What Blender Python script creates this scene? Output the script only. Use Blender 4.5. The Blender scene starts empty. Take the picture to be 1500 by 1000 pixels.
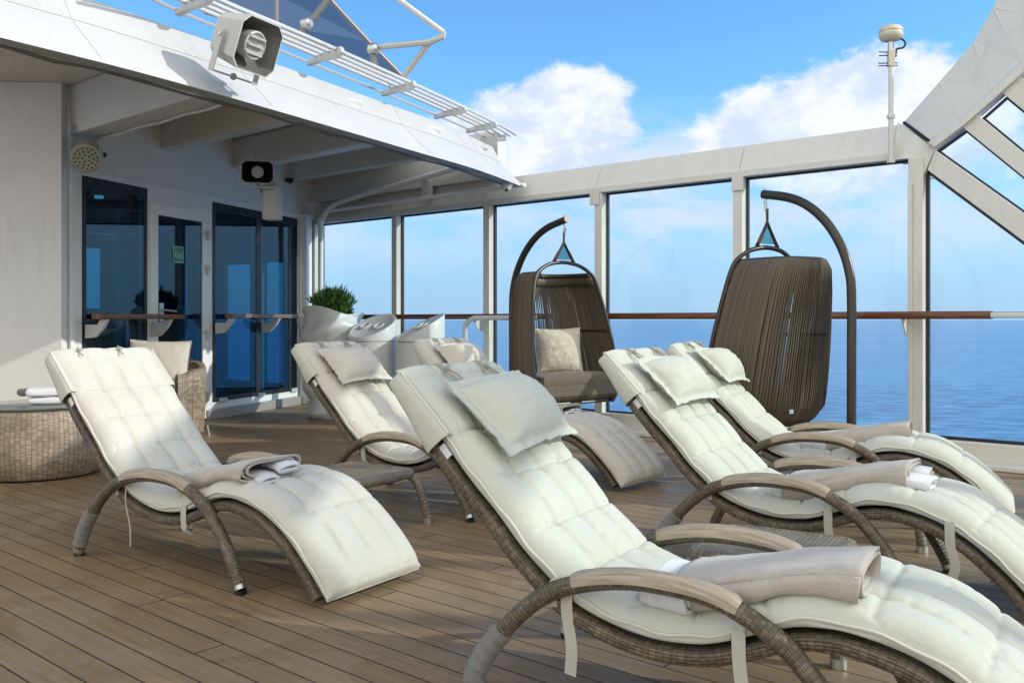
import bpy, math, random
from mathutils import Vector, Matrix, noise
random.seed(7)
# ---------------------------------------------------------------- camera, world, sun, exposure
SC = bpy.context.scene
F, HY, H = 1339.0, 468.3, 1.1            # focal length in photo pixels, horizon row, eye height
cam = bpy.data.objects.new('camera', bpy.data.cameras.new('camera'))
SC.collection.objects.link(cam); SC.camera = cam
cam.location = (0, 0, H); cam.rotation_euler = (math.radians(90), 0, 0)
cam.data.sensor_width = 36; cam.data.lens = F/1500*36
cam.data.shift_y = -(500-HY)/1500; cam.data.clip_end = 90000; cam.data.clip_start = .05
SUN_EL = math.radians(27); SX, SY = .985, -.17
sv = Vector((SX*math.cos(SUN_EL), SY*math.cos(SUN_EL), math.sin(SUN_EL))).normalized()
sun = bpy.data.objects.new('sun', bpy.data.lights.new('sun', 'SUN'))
SC.collection.objects.link(sun); sun.data.energy = 2.0; sun.data.angle = math.radians(.5)
sun.data.color = (1, .95, .87); sun.rotation_euler = sv.to_track_quat('Z', 'Y').to_euler()
SC.view_settings.view_transform = 'Standard'; SC.view_settings.look = 'None'
SC.view_settings.exposure = 0.68; SC.view_settings.gamma = 1
SC.cycles.transparent_max_bounces = 16; SC.cycles.max_bounces = 8

class NT:
    def __init__(s, t): s.t = t; s.n = t.nodes; s.l = t.links
    def add(s, kind, **kw):
        n = s.n.new(kind)
        for k, v in kw.items(): setattr(n, k, v)
        return n
    def put(s, sock, v):
        if isinstance(v, bpy.types.NodeSocket): s.l.new(v, sock)
        elif isinstance(v, bpy.types.Node): s.l.new(v.outputs[0], sock)
        elif v is not None: sock.default_value = v
    def m(s, op, a, b=None, c=None, clamp=False):
        n = s.add('ShaderNodeMath', operation=op, use_clamp=clamp)
        for i, v in enumerate((a, b, c)):
            if v is not None: s.put(n.inputs[i], v)
        return n.outputs[0]
    def mix(s, f, a, b, blend='MIX'):
        n = s.add('ShaderNodeMix', data_type='RGBA', blend_type=blend)
        s.put(n.inputs['Factor'], f)
        for i, v in ((6, a), (7, b)):
            if isinstance(v, (tuple, list)): v = (*v[:3], 1)
            s.put(n.inputs[i], v)
        return n.outputs[2]
    def noise(s, vec, scale, detail=4, rough=.5, dist=0, lac=2):
        n = s.add('ShaderNodeTexNoise'); s.put(n.inputs['Vector'], vec)
        n.inputs['Scale'].default_value = scale; n.inputs['Detail'].default_value = detail
        n.inputs['Roughness'].default_value = rough; n.inputs['Distortion'].default_value = dist
        return n.outputs[0]
    def ramp(s, f, lo, hi, a=0, b=1, smooth=True):
        n = s.add('ShaderNodeMapRange', interpolation_type='SMOOTHSTEP' if smooth else 'LINEAR')
        s.put(n.inputs[0], f)
        for i, v in enumerate((lo, hi, a, b)): s.put(n.inputs[i+1], v)
        return n.outputs[0]
    def mapv(s, vec, loc=(0, 0, 0), rot=(0, 0, 0), sc=(1, 1, 1)):
        n = s.add('ShaderNodeMapping'); s.put(n.inputs[0], vec)
        n.inputs[1].default_value = loc; n.inputs[2].default_value = rot; n.inputs[3].default_value = sc
        return n.outputs[0]
    def bump(s, h, strength=.3, dist=.01, nrm=None):
        n = s.add('ShaderNodeBump'); s.put(n.inputs['Height'], h)
        n.inputs['Strength'].default_value = strength; n.inputs['Distance'].default_value = dist
        if nrm is not None: s.put(n.inputs['Normal'], nrm)
        return n.outputs[0]

# world: physical sky with procedural clouds placed by azimuth and elevation
wd = bpy.data.worlds.new('World'); SC.world = wd; wd.use_nodes = True
w = NT(wd.node_tree); w.n.clear()
wout = w.add('ShaderNodeOutputWorld')
sky = w.add('ShaderNodeTexSky', sky_type='NISHITA'); sky.sun_disc = False
sky.sun_elevation = SUN_EL; sky.sun_rotation = math.atan2(SX, SY); sky.altitude = 0
sky.air_density = 1.0; sky.dust_density = .25; sky.ozone_density = 2.0
tc = w.add('ShaderNodeTexCoord'); gen = tc.outputs['Generated']
sep = w.add('ShaderNodeSeparateXYZ'); w.put(sep.inputs[0], gen)
az = w.m('ARCTAN2', sep.outputs[0], sep.outputs[1]); el = w.m('ARCSINE', sep.outputs[2])
def blob(px, py, rx, ry, amp):
    a0 = math.atan((px-750)/F); e0 = math.atan((HY-py)/F*math.cos(a0))
    dx = w.m('DIVIDE', w.m('SUBTRACT', az, a0), rx/F); dy = w.m('DIVIDE', w.m('SUBTRACT', el, e0), ry/F)
    r2 = w.m('ADD', w.m('MULTIPLY', dx, dx), w.m('MULTIPLY', dy, dy))
    return w.m('MULTIPLY', w.m('EXPONENT', w.m('MULTIPLY', r2, -1)), amp)
mask = None
for b in [(775, 210, 150, 80, .50), (825, 130, 80, 65, .36), (700, 170, 60, 60, .12),
          (1230, 195, 190, 85, .56), (1280, 115, 80, 60, .30), (1090, 180, 100, 60, .16), (1420, 200, 90, 70, .2),
          (930, 120, 60, 30, .1), (660, 60, 200, 60, -.25), (1020, 60, 140, 60, -.25), (990, 170, 45, 60, -.12)]:
    q = blob(*b); mask = q if mask is None else w.m('ADD', mask, q)
dirv = w.mapv(gen, loc=(3.1, .7, 1.9), sc=(1, 1, 1.5))
n1 = w.noise(dirv, 11.0, 10, .62, .2); n2 = w.noise(dirv, 3.2, 7, .55, .1)
dens = w.m('ADD', w.m('ADD', w.m('MULTIPLY', n1, .75), w.m('MULTIPLY', n2, .25)), mask)
cum = w.ramp(dens, .655, .80)
# thin streaks low over the horizon
str_n = w.noise(w.mapv(gen, loc=(.3, 2.2, .4), sc=(1.0, 1.0, 3.2)), 5.0, 7, .52, .3)
low = w.m('MULTIPLY', w.ramp(el, .02, .12), w.ramp(el, .25, .15))
streak = w.m('MULTIPLY', w.m('MULTIPLY', w.ramp(str_n, .40, .60), low), .95)
shade_n = w.noise(w.mapv(gen, loc=(3.1, .7, 2.02), sc=(1, 1, 1.5)), 11.0, 7, .6, .2)
shd = w.ramp(w.m('ADD', w.m('SUBTRACT', n1, shade_n), w.m('MULTIPLY', w.m('SUBTRACT', el, .2), 1.1)), -.16, .1)
ccol = w.mix(shd, (3.5, 4.0, 5.0), (5.0, 5.1, 5.4))
hz = w.ramp(el, .25, .0)
skyc = w.mix(1, sky.outputs[0], (.60, 1.0, 1.26), 'MULTIPLY')
skyc = w.mix(w.m('MULTIPLY', hz, .85), skyc, (2.15, 3.05, 4.85))
c1 = w.mix(streak, skyc, (3.9, 4.25, 5.3))
c2 = w.mix(w.m('MULTIPLY', cum, .93), c1, ccol)
# unseen bright cloud bank added behind the viewer as neutral fill light
rear = w.m('MULTIPLY', w.ramp(sep.outputs[1], .15, -.35), w.ramp(w.noise(dirv, 2.1, 6, .6, .2), .25, .5))
c2 = w.mix(w.m('MULTIPLY', rear, .85), c2, (9.6, 9.0, 8.0))
bg = w.add('ShaderNodeBackground'); w.put(bg.inputs[0], c2); bg.inputs[1].default_value = .125
w.l.new(bg.outputs[0], wout.inputs[0])

# ---------------------------------------------------------------- materials
def mat(name, base=(.5, .5, .5), rough=.5, metal=0, spec=.5, build=None):
    m = bpy.data.materials.new(name); m.use_nodes = True
    t = NT(m.node_tree); b = t.n['Principled BSDF']
    b.inputs['Base Color'].default_value = (*base, 1); b.inputs['Roughness'].default_value = rough
    b.inputs['Metallic'].default_value = metal; b.inputs['Specular IOR Level'].default_value = spec
    if build: build(t, b)
    return m
def paint(base, dirt=(.62, .60, .52), amt=.25, rough=.35, bumpy=.03):
    def f(t, b):
        o = t.add('ShaderNodeTexCoord').outputs['Object']
        n = t.noise(o, 1.7, 6, .6); n3 = t.noise(t.mapv(o, sc=(6, 6, .7)), 2.2, 5, .65)
        d = t.m('MULTIPLY', t.m('MULTIPLY', t.ramp(n, .4, .75), t.ramp(n3, .35, .8)), amt*2)
        t.put(b.inputs['Base Color'], t.mix(d, base, tuple(a*c for a, c in zip(base, dirt))))
        t.put(b.inputs['Roughness'], t.ramp(n3, .3, .7, rough-.08, rough+.15))
        h = t.m('ADD', t.noise(o, 2.5, 3, .5), t.m('MULTIPLY', t.noise(o, 60, 2), bumpy))
        t.put(b.inputs['Normal'], t.bump(h, .25, .012))
    return f
M = {}
M['white'] = mat('white_marine_paint', build=paint((.54, .55, .54), amt=.35))
M['wall'] = mat('bulkhead_paint', build=paint((.79, .80, .78), amt=.2))
M['cream'] = mat('cream_frame_paint', build=paint((.66, .655, .60), amt=.35))
M['soffit'] = mat('soffit_paint', build=paint((.62, .62, .58), amt=.3))
M['grey'] = mat('grey_marine_paint', build=paint((.30, .33, .33), amt=.5, rough=.5))
M['plasticgrey'] = mat('grey_plastic', (.50, .50, .47), .5)
M['gloss_white'] = mat('gloss_fibreglass', (.72, .74, .73), .32, build=paint((.62, .64, .63), amt=.06, rough=.4, bumpy=0))
M['black'] = mat('black_rubber', (.012, .013, .015), .45)
M['steel'] = mat('brushed_steel', (.55, .55, .52), .38, 1)
M['darksteel'] = mat('grey_steel', (.22, .22, .21), .5, .6)

def wicker_mat(name, c1, c2, gap, sw=.016, sh=.0065, rough=.42):
    # interlaced strands: in every other cell the strand runs the other way and arches over its neighbour
    def f(t, b):
        tcn = t.add('ShaderNodeTexCoord'); sp = t.add('ShaderNodeSeparateXYZ'); t.put(sp.inputs[0], tcn.outputs['UV'])
        u, v = t.m('DIVIDE', sp.outputs[0], sw), t.m('DIVIDE', sp.outputs[1], sh)
        iu, iv = t.m('FLOOR', u), t.m('FLOOR', v); fu, fv = t.m('FRACT', u), t.m('FRACT', v)
        par = t.m('FLOORED_MODULO', t.m('ADD', iu, iv), 2)
        su, sv_ = t.m('SINE', t.m('MULTIPLY', fu, math.pi)), t.m('SINE', t.m('MULTIPLY', fv, math.pi))
        def cell(a, c): return t.m('MULTIPLY', t.m('POWER', a, .55), t.m('MULTIPLY_ADD', c, .55, .45))
        h = t.m('ADD', t.m('MULTIPLY', par, cell(su, sv_)), t.m('MULTIPLY', t.m('SUBTRACT', 1, par), cell(sv_, su)))
        wn = t.add('ShaderNodeTexWhiteNoise', noise_dimensions='2D'); cb = t.add('ShaderNodeCombineXYZ')
        t.put(cb.inputs[0], iu); t.put(cb.inputs[1], iv); t.put(wn.inputs['Vector'], cb.outputs[0])
        n = t.noise(tcn.outputs['Object'], 8, 5, .65)
        col = t.mix(wn.outputs[0], c1, c2); col = t.mix(t.ramp(n, .35, .7), col, t.mix(1, col, (.60, .58, .56), 'MULTIPLY'))
        t.put(b.inputs['Base Color'], t.mix(t.ramp(h, .12, .50), gap, col)); b.inputs['Roughness'].default_value = rough  # occlusion shade between strands put into the colour by height
        t.put(b.inputs['Normal'], t.bump(h, .8, .0025))
    return mat(name, build=f)
M['wicker'] = wicker_mat('brown_wicker', (.085, .067, .043), (.180, .145, .096), (.030, .024, .016), .020, .0075, .34)
M['wicker_arm'] = wicker_mat('grey_wicker_wrap', (.095, .078, .052), (.205, .170, .118), (.034, .028, .020), .014, .0075, .38)
M['wicker_table'] = wicker_mat('taupe_wicker', (.20, .165, .12), (.30, .26, .19), (.04, .032, .022), .020, .0095)
M['wicker_drum'] = wicker_mat('light_wicker', (.25, .20, .14), (.42, .35, .26), (.05, .04, .028), .034, .0105)

def fabric(base, dirt=.12, wr=.22, scale=1.0):
    def f(t, b):
        tcn = t.add('ShaderNodeTexCoord'); o = tcn.outputs['Object']
        n = t.noise(o, 3.0*scale, 5, .6); n2 = t.noise(o, 160, 2, .5)
        t.put(b.inputs['Base Color'], t.mix(t.ramp(n, .42, .8, 0, dirt*3), base, tuple(c*k for c, k in zip(base, (.86, .84, .78)))))
        b.inputs['Roughness'].default_value = .85; b.inputs['Specular IOR Level'].default_value = .2
        b.inputs['Sheen Weight'].default_value = .15
        w1 = t.noise(t.mapv(o, sc=(1, 1, 1)), 13*scale, 4, .55, 1.6); w2 = t.noise(t.mapv(o, sc=(1, 2.2, 1)), 34*scale, 3, .5, .8)
        rdg = t.m('ABSOLUTE', t.m('SUBTRACT', w1, .5))
        h = t.m('ADD', t.m('MULTIPLY', rdg, 1.1), t.m('ADD', t.m('MULTIPLY', w2, .30), t.m('MULTIPLY', n2, .12)))
        t.put(b.inputs['Normal'], t.bump(h, wr, .012))
    return f
M['canvas'] = mat('mint_lit_canvas', build=fabric((.53, .545, .48)))  # one canvas in three tints; green-filtered sunlight put into this colour
M['canvas_warm_lit'] = mat('warm_lit_canvas', build=fabric((.55, .52, .455)))  # same canvas with warm direct sunlight put into the colour
M['canvas_neutral_lit'] = mat('neutral_lit_canvas', build=fabric((.545, .535, .48)))  # same canvas, light tint between warm sun and green-filtered sun
M['hood'] = mat('cream_hood_canvas', build=fabric((.50, .50, .44), wr=.35))
M['piping'] = mat('piping_fabric', (.60, .59, .53), .8)
def terry(base):
    def f(t, b):
        o = t.add('ShaderNodeTexCoord').outputs['Object']; n = t.noise(o, 240, 3, .6); l = t.noise(o, 7, 4, .6)
        t.put(b.inputs['Base Color'], t.mix(t.ramp(t.m('ADD', t.m('MULTIPLY', n, .6), t.m('MULTIPLY', l, .4)), .35, .65), tuple(c*.80 for c in base), base))
        b.inputs['Roughness'].default_value = .95; b.inputs['Sheen Weight'].default_value = .3; b.inputs['Specular IOR Level'].default_value = .1
        t.put(b.inputs['Normal'], t.bump(t.m('ADD', n, t.m('MULTIPLY', t.noise(o, 26, 4, .6, .6), .8)), .35, .006))
    return f
M['towel'] = mat('beige_terry', build=terry((.50, .455, .40)))
M['towel_white'] = mat('white_terry', build=terry((.74, .76, .79)))
M['taupe'] = mat('taupe_cushion', build=fabric((.14, .12, .092), .2, .5))
M['pillow'] = mat('sand_pillow_fabric', build=fabric((.56, .52, .42), .2, .3))
M['sleeve'] = mat('grey_leg_wrap', build=fabric((.20, .20, .19), .3, .8, 2))
M['strap'] = mat('grey_web_strap', (.46, .46, .40), .85)
M['cord'] = mat('cord_fabric', (.36, .35, .30), .85)

def wood(base, dark, rough, sc):
    def f(t, b):
        uv = t.add('ShaderNodeTexCoord').outputs['UV']
        n = t.noise(t.mapv(uv, sc=sc), 1, 6, .6, .4)
        t.put(b.inputs['Base Color'], t.mix(t.ramp(n, .3, .7), base, dark)); b.inputs['Roughness'].default_value = rough
        t.put(b.inputs['Normal'], t.bump(n, .15, .002))
    return f
M['teak_grey'] = mat('weathered_teak', build=wood((.44, .375, .285), (.25, .205, .15), .5, (7, 160, 1)))
M['teak'] = mat('varnished_teak', build=wood((.20, .075, .035), (.09, .032, .018), .22, (4, 130, 1)))
M['teak_shade'] = mat('shaded_teak', build=wood((.26, .17, .12), (.16, .10, .07), .35, (4, 130, 1)))  # teak copy for the shaded rail, look of shade put into the colour

def band(t, b):
    uv = t.add('ShaderNodeTexCoord').outputs['UV']; sp = t.add('ShaderNodeSeparateXYZ'); t.put(sp.inputs[0], uv)
    idn = t.add('ShaderNodeTexWhiteNoise', noise_dimensions='1D'); t.put(idn.inputs['W'], t.m('FLOOR', sp.outputs[0]))
    n = t.noise(t.mapv(uv, sc=(60, 3, 1)), 1, 4, .6)
    c = t.mix(idn.outputs[0], (.085, .067, .045), (.160, .130, .092))
    t.put(b.inputs['Base Color'], t.mix(t.ramp(n, .3, .7), c, (.10, .082, .058)))
    b.inputs['Roughness'].default_value = .6; t.put(b.inputs['Normal'], t.bump(n, .35, .003))
M['band'] = mat('brown_webbing', build=band)
M['bronze'] = mat('dark_bronze_tube', (.045, .04, .034), .32, .35, build=lambda t, b: (
    t.put(b.inputs['Base Color'], t.mix(t.ramp(t.noise(t.add('ShaderNodeTexCoord').outputs['Object'], 14, 6, .7), .66, .72), (.05, .042, .033), (.22, .19, .15))), None))
M['redstrap'] = mat('maroon_strap', (.10, .03, .03), .6)

def deckmat(t, b):
    geo = t.add('ShaderNodeNewGeometry').outputs['Position']
    ang = math.atan2(.654, -.757)
    p = t.mapv(geo, loc=(0, 0, 0), rot=(0, 0, -ang)); sp = t.add('ShaderNodeSeparateXYZ'); t.put(sp.inputs[0], p)
    al, ac = sp.outputs[0], sp.outputs[1]
    x0, y0 = (44-750)/F*2.77, 2.77
    ph = -x0*math.sin(ang)+y0*math.cos(ang)
    W_ = .1137
    v = t.m('DIVIDE', t.m('SUBTRACT', ac, ph), W_); idx = t.m('FLOOR', v); fr = t.m('FRACT', v)
    wn = t.add('ShaderNodeTexWhiteNoise', noise_dimensions='1D'); t.put(wn.inputs['W'], idx)
    L = 2.8; q = t.m('ADD', t.m('DIVIDE', al, L), t.m('MULTIPLY', wn.outputs[0], 7.31))
    jf = t.m('FRACT', q); ji = t.m('FLOOR', q)
    wn2 = t.add('ShaderNodeTexWhiteNoise', noise_dimensions='2D'); cmb = t.add('ShaderNodeCombineXYZ')
    t.put(cmb.inputs[0], idx); t.put(cmb.inputs[1], ji); t.put(wn2.inputs['Vector'], cmb.outputs[0])
    gap = t.m('LESS_THAN', t.m('MINIMUM', fr, t.m('SUBTRACT', 1, fr)), .027)
    jnt = t.m('LESS_THAN', t.m('MINIMUM', jf, t.m('SUBTRACT', 1, jf)), .0012)
    g = t.m('MAXIMUM', gap, jnt)
    off = t.add('ShaderNodeCombineXYZ'); t.put(off.inputs[0], al); t.put(off.inputs[1], t.m('ADD', ac, t.m('MULTIPLY', wn2.outputs[0], 40)))
    grain = t.noise(t.mapv(off.outputs[0], sc=(2.2, 55, 1)), 1, 7, .65, .3)
    patch = t.noise(geo, 1.15, 6, .62, 1.1); patch2 = t.noise(geo, 3.3, 7, .65, .8)
    c = t.mix(wn2.outputs[0], (.240, .158, .080), (.290, .198, .108))
    c = t.mix(t.ramp(grain, .35, .7), c, (.200, .130, .064))
    stain = t.m('MULTIPLY', t.ramp(patch, .50, .535), t.ramp(patch2, .3, .7, .35, 1))
    c = t.mix(t.m('MULTIPLY', stain, .36), c, (.36, .275, .175))
    spot = t.m('MULTIPLY', t.ramp(patch2, .60, .66), t.ramp(patch, .42, .5))
    c = t.mix(t.m('MULTIPLY', spot, .22), c, (.08, .058, .045))
    salt = t.m('MULTIPLY', t.ramp(t.noise(geo, 7.5, 8, .72, .6), .58, .66), t.ramp(patch2, .45, .6))
    c = t.mix(t.m('MULTIPLY', salt, .2), c, (.42, .36, .28))
    c = t.mix(g, c, (.030, .018, .012))
    t.put(b.inputs['Base Color'], c)
    t.put(b.inputs['Roughness'], t.m('ADD', t.ramp(patch2, .3, .7, .42, .62), t.m('MULTIPLY', g, .3)))
    b.inputs['Specular IOR Level'].default_value = .45
    h = t.m('ADD', t.m('MULTIPLY', g, -1), t.m('MULTIPLY', grain, .12))
    t.put(b.inputs['Normal'], t.bump(h, .6, .004))
M['deck'] = mat('composite_deck_planks', build=deckmat)

def seamat(t, b):
    geo = t.add('ShaderNodeNewGeometry').outputs['Position']
    n1 = t.noise(t.mapv(geo, sc=(.02, .05, .05)), 1, 9, .62, .3)
    n2 = t.noise(t.mapv(geo, rot=(0, 0, .3), sc=(.10, .30, 1)), 1, 10, .72, .4)
    n3 = t.noise(t.mapv(geo, sc=(.0015, .006, 1)), 1, 6, .6, .3)
    c = t.mix(t.ramp(n2, .40, .62), (.018, .10, .28), (.12, .33, .62))
    c = t.mix(t.ramp(n3, .35, .65, 0, .35), c, (.11, .34, .62))
    t.put(b.inputs['Base Color'], c); b.inputs['Roughness'].default_value = .28
    b.inputs['IOR'].default_value = 1.33
    t.put(b.inputs['Normal'], t.bump(t.m('ADD', t.m('MULTIPLY', n1, 2.5), n2), .8, .7))
M['sea'] = mat('sea_water', build=seamat)

def glass(name, tint, refl=.04):
    m = bpy.data.materials.new(name); m.use_nodes = True; t = NT(m.node_tree); t.n.clear()
    out = t.add('ShaderNodeOutputMaterial'); tr = t.add('ShaderNodeBsdfTransparent'); tr.inputs[0].default_value = (*tint, 1)
    gl = t.add('ShaderNodeBsdfGlossy'); gl.inputs['Roughness'].default_value = .01
    lw = t.add('ShaderNodeLayerWeight'); f = t.m('POWER', lw.outputs['Facing'], 5)
    mx = t.add('ShaderNodeMixShader'); t.put(mx.inputs[0], t.m('ADD', t.m('MULTIPLY', f, .5), refl))
    t.l.new(tr.outputs[0], mx.inputs[1]); t.l.new(gl.outputs[0], mx.inputs[2]); t.l.new(mx.outputs[0], out.inputs[0])
    return m
M['glass'] = glass('green_tinted_glass', (.925, .975, .968), .012)
M['glass_navy'] = glass('navy_windbreak_glass', (.63, .52, .52), .06)
M['glass_clear'] = glass('clear_table_glass', (.80, .85, .84), .08)
M['teal_film'] = glass('teal_film', (.38, .62, .66), .02)
M['darkglass'] = glass('dark_blue_door_glass', (.10, .33, .44), .075)
for n_ in M['darkglass'].node_tree.nodes:
    if n_.type == 'BSDF_GLOSSY': n_.inputs[0].default_value = (.62, .84, 1, 1)
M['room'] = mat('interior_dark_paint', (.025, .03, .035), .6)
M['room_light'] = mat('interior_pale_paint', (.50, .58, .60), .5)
M['blind'] = mat('roller_blind', (.55, .62, .62), .8)
M['lamp'] = mat('ceiling_spot', (1, .95, .85), .5, build=lambda t, b: (b.inputs['Emission Color'].__setattr__('default_value', (1, .95, .85, 1)), b.inputs['Emission Strength'].__setattr__('default_value', 1.2)))
M['leaf'] = mat('dark_green_leaf', (.045, .10, .02), .45, build=lambda t, b: (
    t.put(b.inputs['Base Color'], t.mix(t.noise(t.add('ShaderNodeTexCoord').outputs['Object'], 26, 2), (.025, .085, .014), (.14, .27, .05))), None))
M['soil'] = mat('soil', (.03, .022, .015), .9)
M['green_sign'] = mat('green_sign', (.0, .22, .10), .4)
M['lens'] = mat('lamp_lens', (.42, .46, .38), .2)
M['led'] = mat('dark_lens_dot', (.05, .06, .05), .3)
M['domewhite'] = mat('dome_plastic', (.60, .56, .42), .35)
M['kick'] = mat('stone_threshold', build=paint((.34, .31, .29), amt=.3, rough=.4))

# ---------------------------------------------------------------- mesh helpers
class MB:
    """collects shapes and links them as ONE mesh object"""
    def __init__(s): s.v = []; s.f = []; s.uv = []
    def face(s, idx, uv=None): s.f.append(tuple(idx)); s.uv.append(uv)
    def frame_box(s, o, ax, r):
        """o origin, ax three axis vectors, r = (a0,a1,b0,b1,c0,c1)"""
        o = Vector(o); A, B, C = [Vector(a) for a in ax]; k = len(s.v)
        for a in r[0:2]:
            for b in r[2:4]:
                for c in r[4:6]: s.v.append(o+A*a+B*b+C*c)
        dims = (abs(r[1]-r[0]), abs(r[3]-r[2]), abs(r[5]-r[4]))
        for q, (i, j) in zip(((0, 1, 3, 2), (4, 6, 7, 5), (0, 4, 5, 1), (2, 3, 7, 6), (0, 2, 6, 4), (1, 5, 7, 3)),
                             ((2, 1), (1, 2), (0, 2), (2, 0), (1, 0), (2, 1))):
            s.face([k+x for x in q], [(0, 0), (dims[i], 0), (dims[i], dims[j]), (0, dims[j])])
        return s
    def box(s, c, d, rz=0):
        ax = ((math.cos(rz), math.sin(rz), 0), (-math.sin(rz), math.cos(rz), 0), (0, 0, 1))
        return s.frame_box(c, ax, (-d[0]/2, d[0]/2, -d[1]/2, d[1]/2, -d[2]/2, d[2]/2))
    def prism(s, poly, vec):
        """polygon of 3-D points extruded along vec"""
        k = len(s.v); n = len(poly); vec = Vector(vec)
        s.v += [Vector(p) for p in poly]+[Vector(p)+vec for p in poly]
        s.face(range(k+n-1, k-1, -1)); s.face(range(k+n, k+2*n))
        for i in range(n):
            j = (i+1) % n; s.face((k+i, k+j, k+n+j, k+n+i))
        return s
    def tube(s, pts, r, n=12, cap=True, sq=None, up=None):
        """swept tube; r a number or list; sq=(a,b) half sizes for a rounded-rectangle section"""
        pts = [Vector(p) for p in pts]; m = len(pts); k = len(s.v); prev = None; L = 0
        rr = r if isinstance(r, (list, tuple)) else [r]*m
        for i, p in enumerate(pts):
            t = (pts[min(i+1, m-1)]-pts[max(i-1, 0)]).normalized()
            if up is not None: a = t.cross(Vector(up)).normalized()
            elif prev is None:
                a = t.orthogonal().normalized()
            else: a = (prev-t*prev.dot(t)).normalized()
            prev = a; b = t.cross(a)
            if i: L += (p-pts[i-1]).length
            for j in range(n):
                th = 2*math.pi*j/n+.0001
                c, d = math.cos(th), math.sin(th)
                if sq:
                    e = .28; c = math.copysign(abs(c)**e, c)*sq[0]; d = math.copysign(abs(d)**e, d)*sq[1]
                    s.v.append(p+a*c*rr[i]+b*d*rr[i])
                else: s.v.append(p+a*c*rr[i]+b*d*rr[i])
            if i:
                per = 2*math.pi*(rr[i] if not sq else (sq[0]+sq[1])*.62)
                l0 = L-(p-pts[i-1]).length
                for j in range(n):
                    j2 = (j+1) % n
                    s.face((k+(i-1)*n+j, k+(i-1)*n+j2, k+i*n+j2, k+i*n+j),
                           [(l0, per*j/n), (l0, per*(j+1)/n), (L, per*(j+1)/n), (L, per*j/n)])
        if cap:
            s.face([k+j for j in range(n-1, -1, -1)]); s.face([k+(m-1)*n+j for j in range(n)])
        return s
    def lathe(s, c, prof, n=32, ax=None, close=True, fn=None):
        """prof = [(r, z)] about axis ax through c"""
        c = Vector(c); k = len(s.v)
        Z = Vector(ax or (0, 0, 1)).normalized(); X = Z.orthogonal().normalized() if abs(Z.z) < .999 else Vector((1, 0, 0)); Y = Z.cross(X)
        l = 0; ls = []
        for i, (r, z) in enumerate(prof):
            if i: l += math.hypot(r-prof[i-1][0], z-prof[i-1][1])
            ls.append(l)
            for j in range(n):
                th = 2*math.pi*j/n; q = fn(th, z, r) if fn else (r, z)
                s.v.append(c+X*math.cos(th)*q[0]+Y*math.sin(th)*q[0]+Z*q[1])
        R = max(p[0] for p in prof)
        for i in range(1, len(prof)):
            for j in range(n):
                j2 = (j+1) % n; u0, u1 = 2*math.pi*R*j/n, 2*math.pi*R*(j+1)/n
                s.face((k+(i-1)*n+j, k+(i-1)*n+j2, k+i*n+j2, k+i*n+j), [(u0, ls[i-1]), (u1, ls[i-1]), (u1, ls[i]), (u0, ls[i])])
        if close:
            s.face([k+j for j in range(n-1, -1, -1)]); m = len(prof)-1; s.face([k+m*n+j for j in range(n)])
        return s
    def grid(s, rows, closed=False, flip=False, uvs=None):
        """rows: list of equally long lists of points"""
        k = len(s.v); m = len(rows[0])
        for r in rows: s.v += [Vector(p) for p in r]
        for i in range(len(rows)-1):
            for j in range(m if closed else m-1):
                j2 = (j+1) % m; q = (k+i*m+j, k+i*m+j2, k+(i+1)*m+j2, k+(i+1)*m+j)
                uv = None
                if uvs: uv = [uvs(i, j), uvs(i, j+1), uvs(i+1, j+1), uvs(i+1, j)]
                if flip: q = q[::-1]; uv = uv[::-1] if uv else None
                s.face(q, uv)
        return s
    def build(s, name, m, parent=None, loc=(0, 0, 0), smooth=True, bevel=0, auto=True):
        me = bpy.data.meshes.new(name); base = Vector(loc)
        me.from_pydata([tuple(v-base) for v in s.v], [], s.f)
        uvl = me.uv_layers.new(name='UVMap')
        for p, uv in zip(me.polygons, s.uv):
            for i, li in enumerate(p.loop_indices):
                uvl.data[li].uv = uv[i] if uv else (0, 0)
        for p in me.polygons: p.use_smooth = smooth
        me.materials.append(m if not isinstance(m, str) else M[m])
        if smooth and auto: me.set_sharp_from_angle(angle=math.radians(38))
        me.update()
        o = bpy.data.objects.new(name, me); SC.collection.objects.link(o)
        if parent is not None: o.parent = parent
        else: o.location = base
        if bevel:
            b = o.modifiers.new('bevel', 'BEVEL'); b.width = bevel; b.segments = 2; b.limit_method = 'ANGLE'
        return o
def thing(name, label, cat, loc=(0, 0, 0), rz=0, group=None):
    o = bpy.data.objects.new(name, None); SC.collection.objects.link(o); o.empty_display_size = .1
    o.location = loc; o.rotation_euler = (0, 0, rz); return tag(o, label, cat, group)
def tag(o, label, cat, group=None):
    o['label'] = label; o['category'] = cat
    if group: o['group'] = group
    return o
def struct(o): o['kind'] = 'structure'; return o
class World_part:
    """builds parts whose vertices are given in world coordinates under a thing standing at loc"""
    def __init__(s, root): s.r = root; s.loc = Vector(root.location)
    def __call__(s, mb, name, m, parent=None, **kw): return mb.build(name, m, parent or s.r, loc=s.loc, **kw)
def curve(pts, n=8, closed=False):
    """Catmull-Rom through the points (any dimension)"""
    out = []; P_ = [list(p) for p in pts]; m = len(P_)
    for i in range(m-1):
        p0 = P_[max(i-1, 0)]; p1 = P_[i]; p2 = P_[i+1]; p3 = P_[min(i+2, m-1)]
        for k in range(n):
            t = k/n
            out.append([.5*((2*b)+(-a+c)*t+(2*a-5*b+4*c-d)*t*t+(-a+3*b-3*c+d)*t**3) for a, b, c, d in zip(p0, p1, p2, p3)])
    out.append(P_[-1]); return out
def PX(px, py, Y): return Vector(((px-750)/F*Y, Y, H-(py-HY)/F*Y))
def PZ(px, py, z): return PX(px, py, (H-z)*F/(py-HY))
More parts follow.
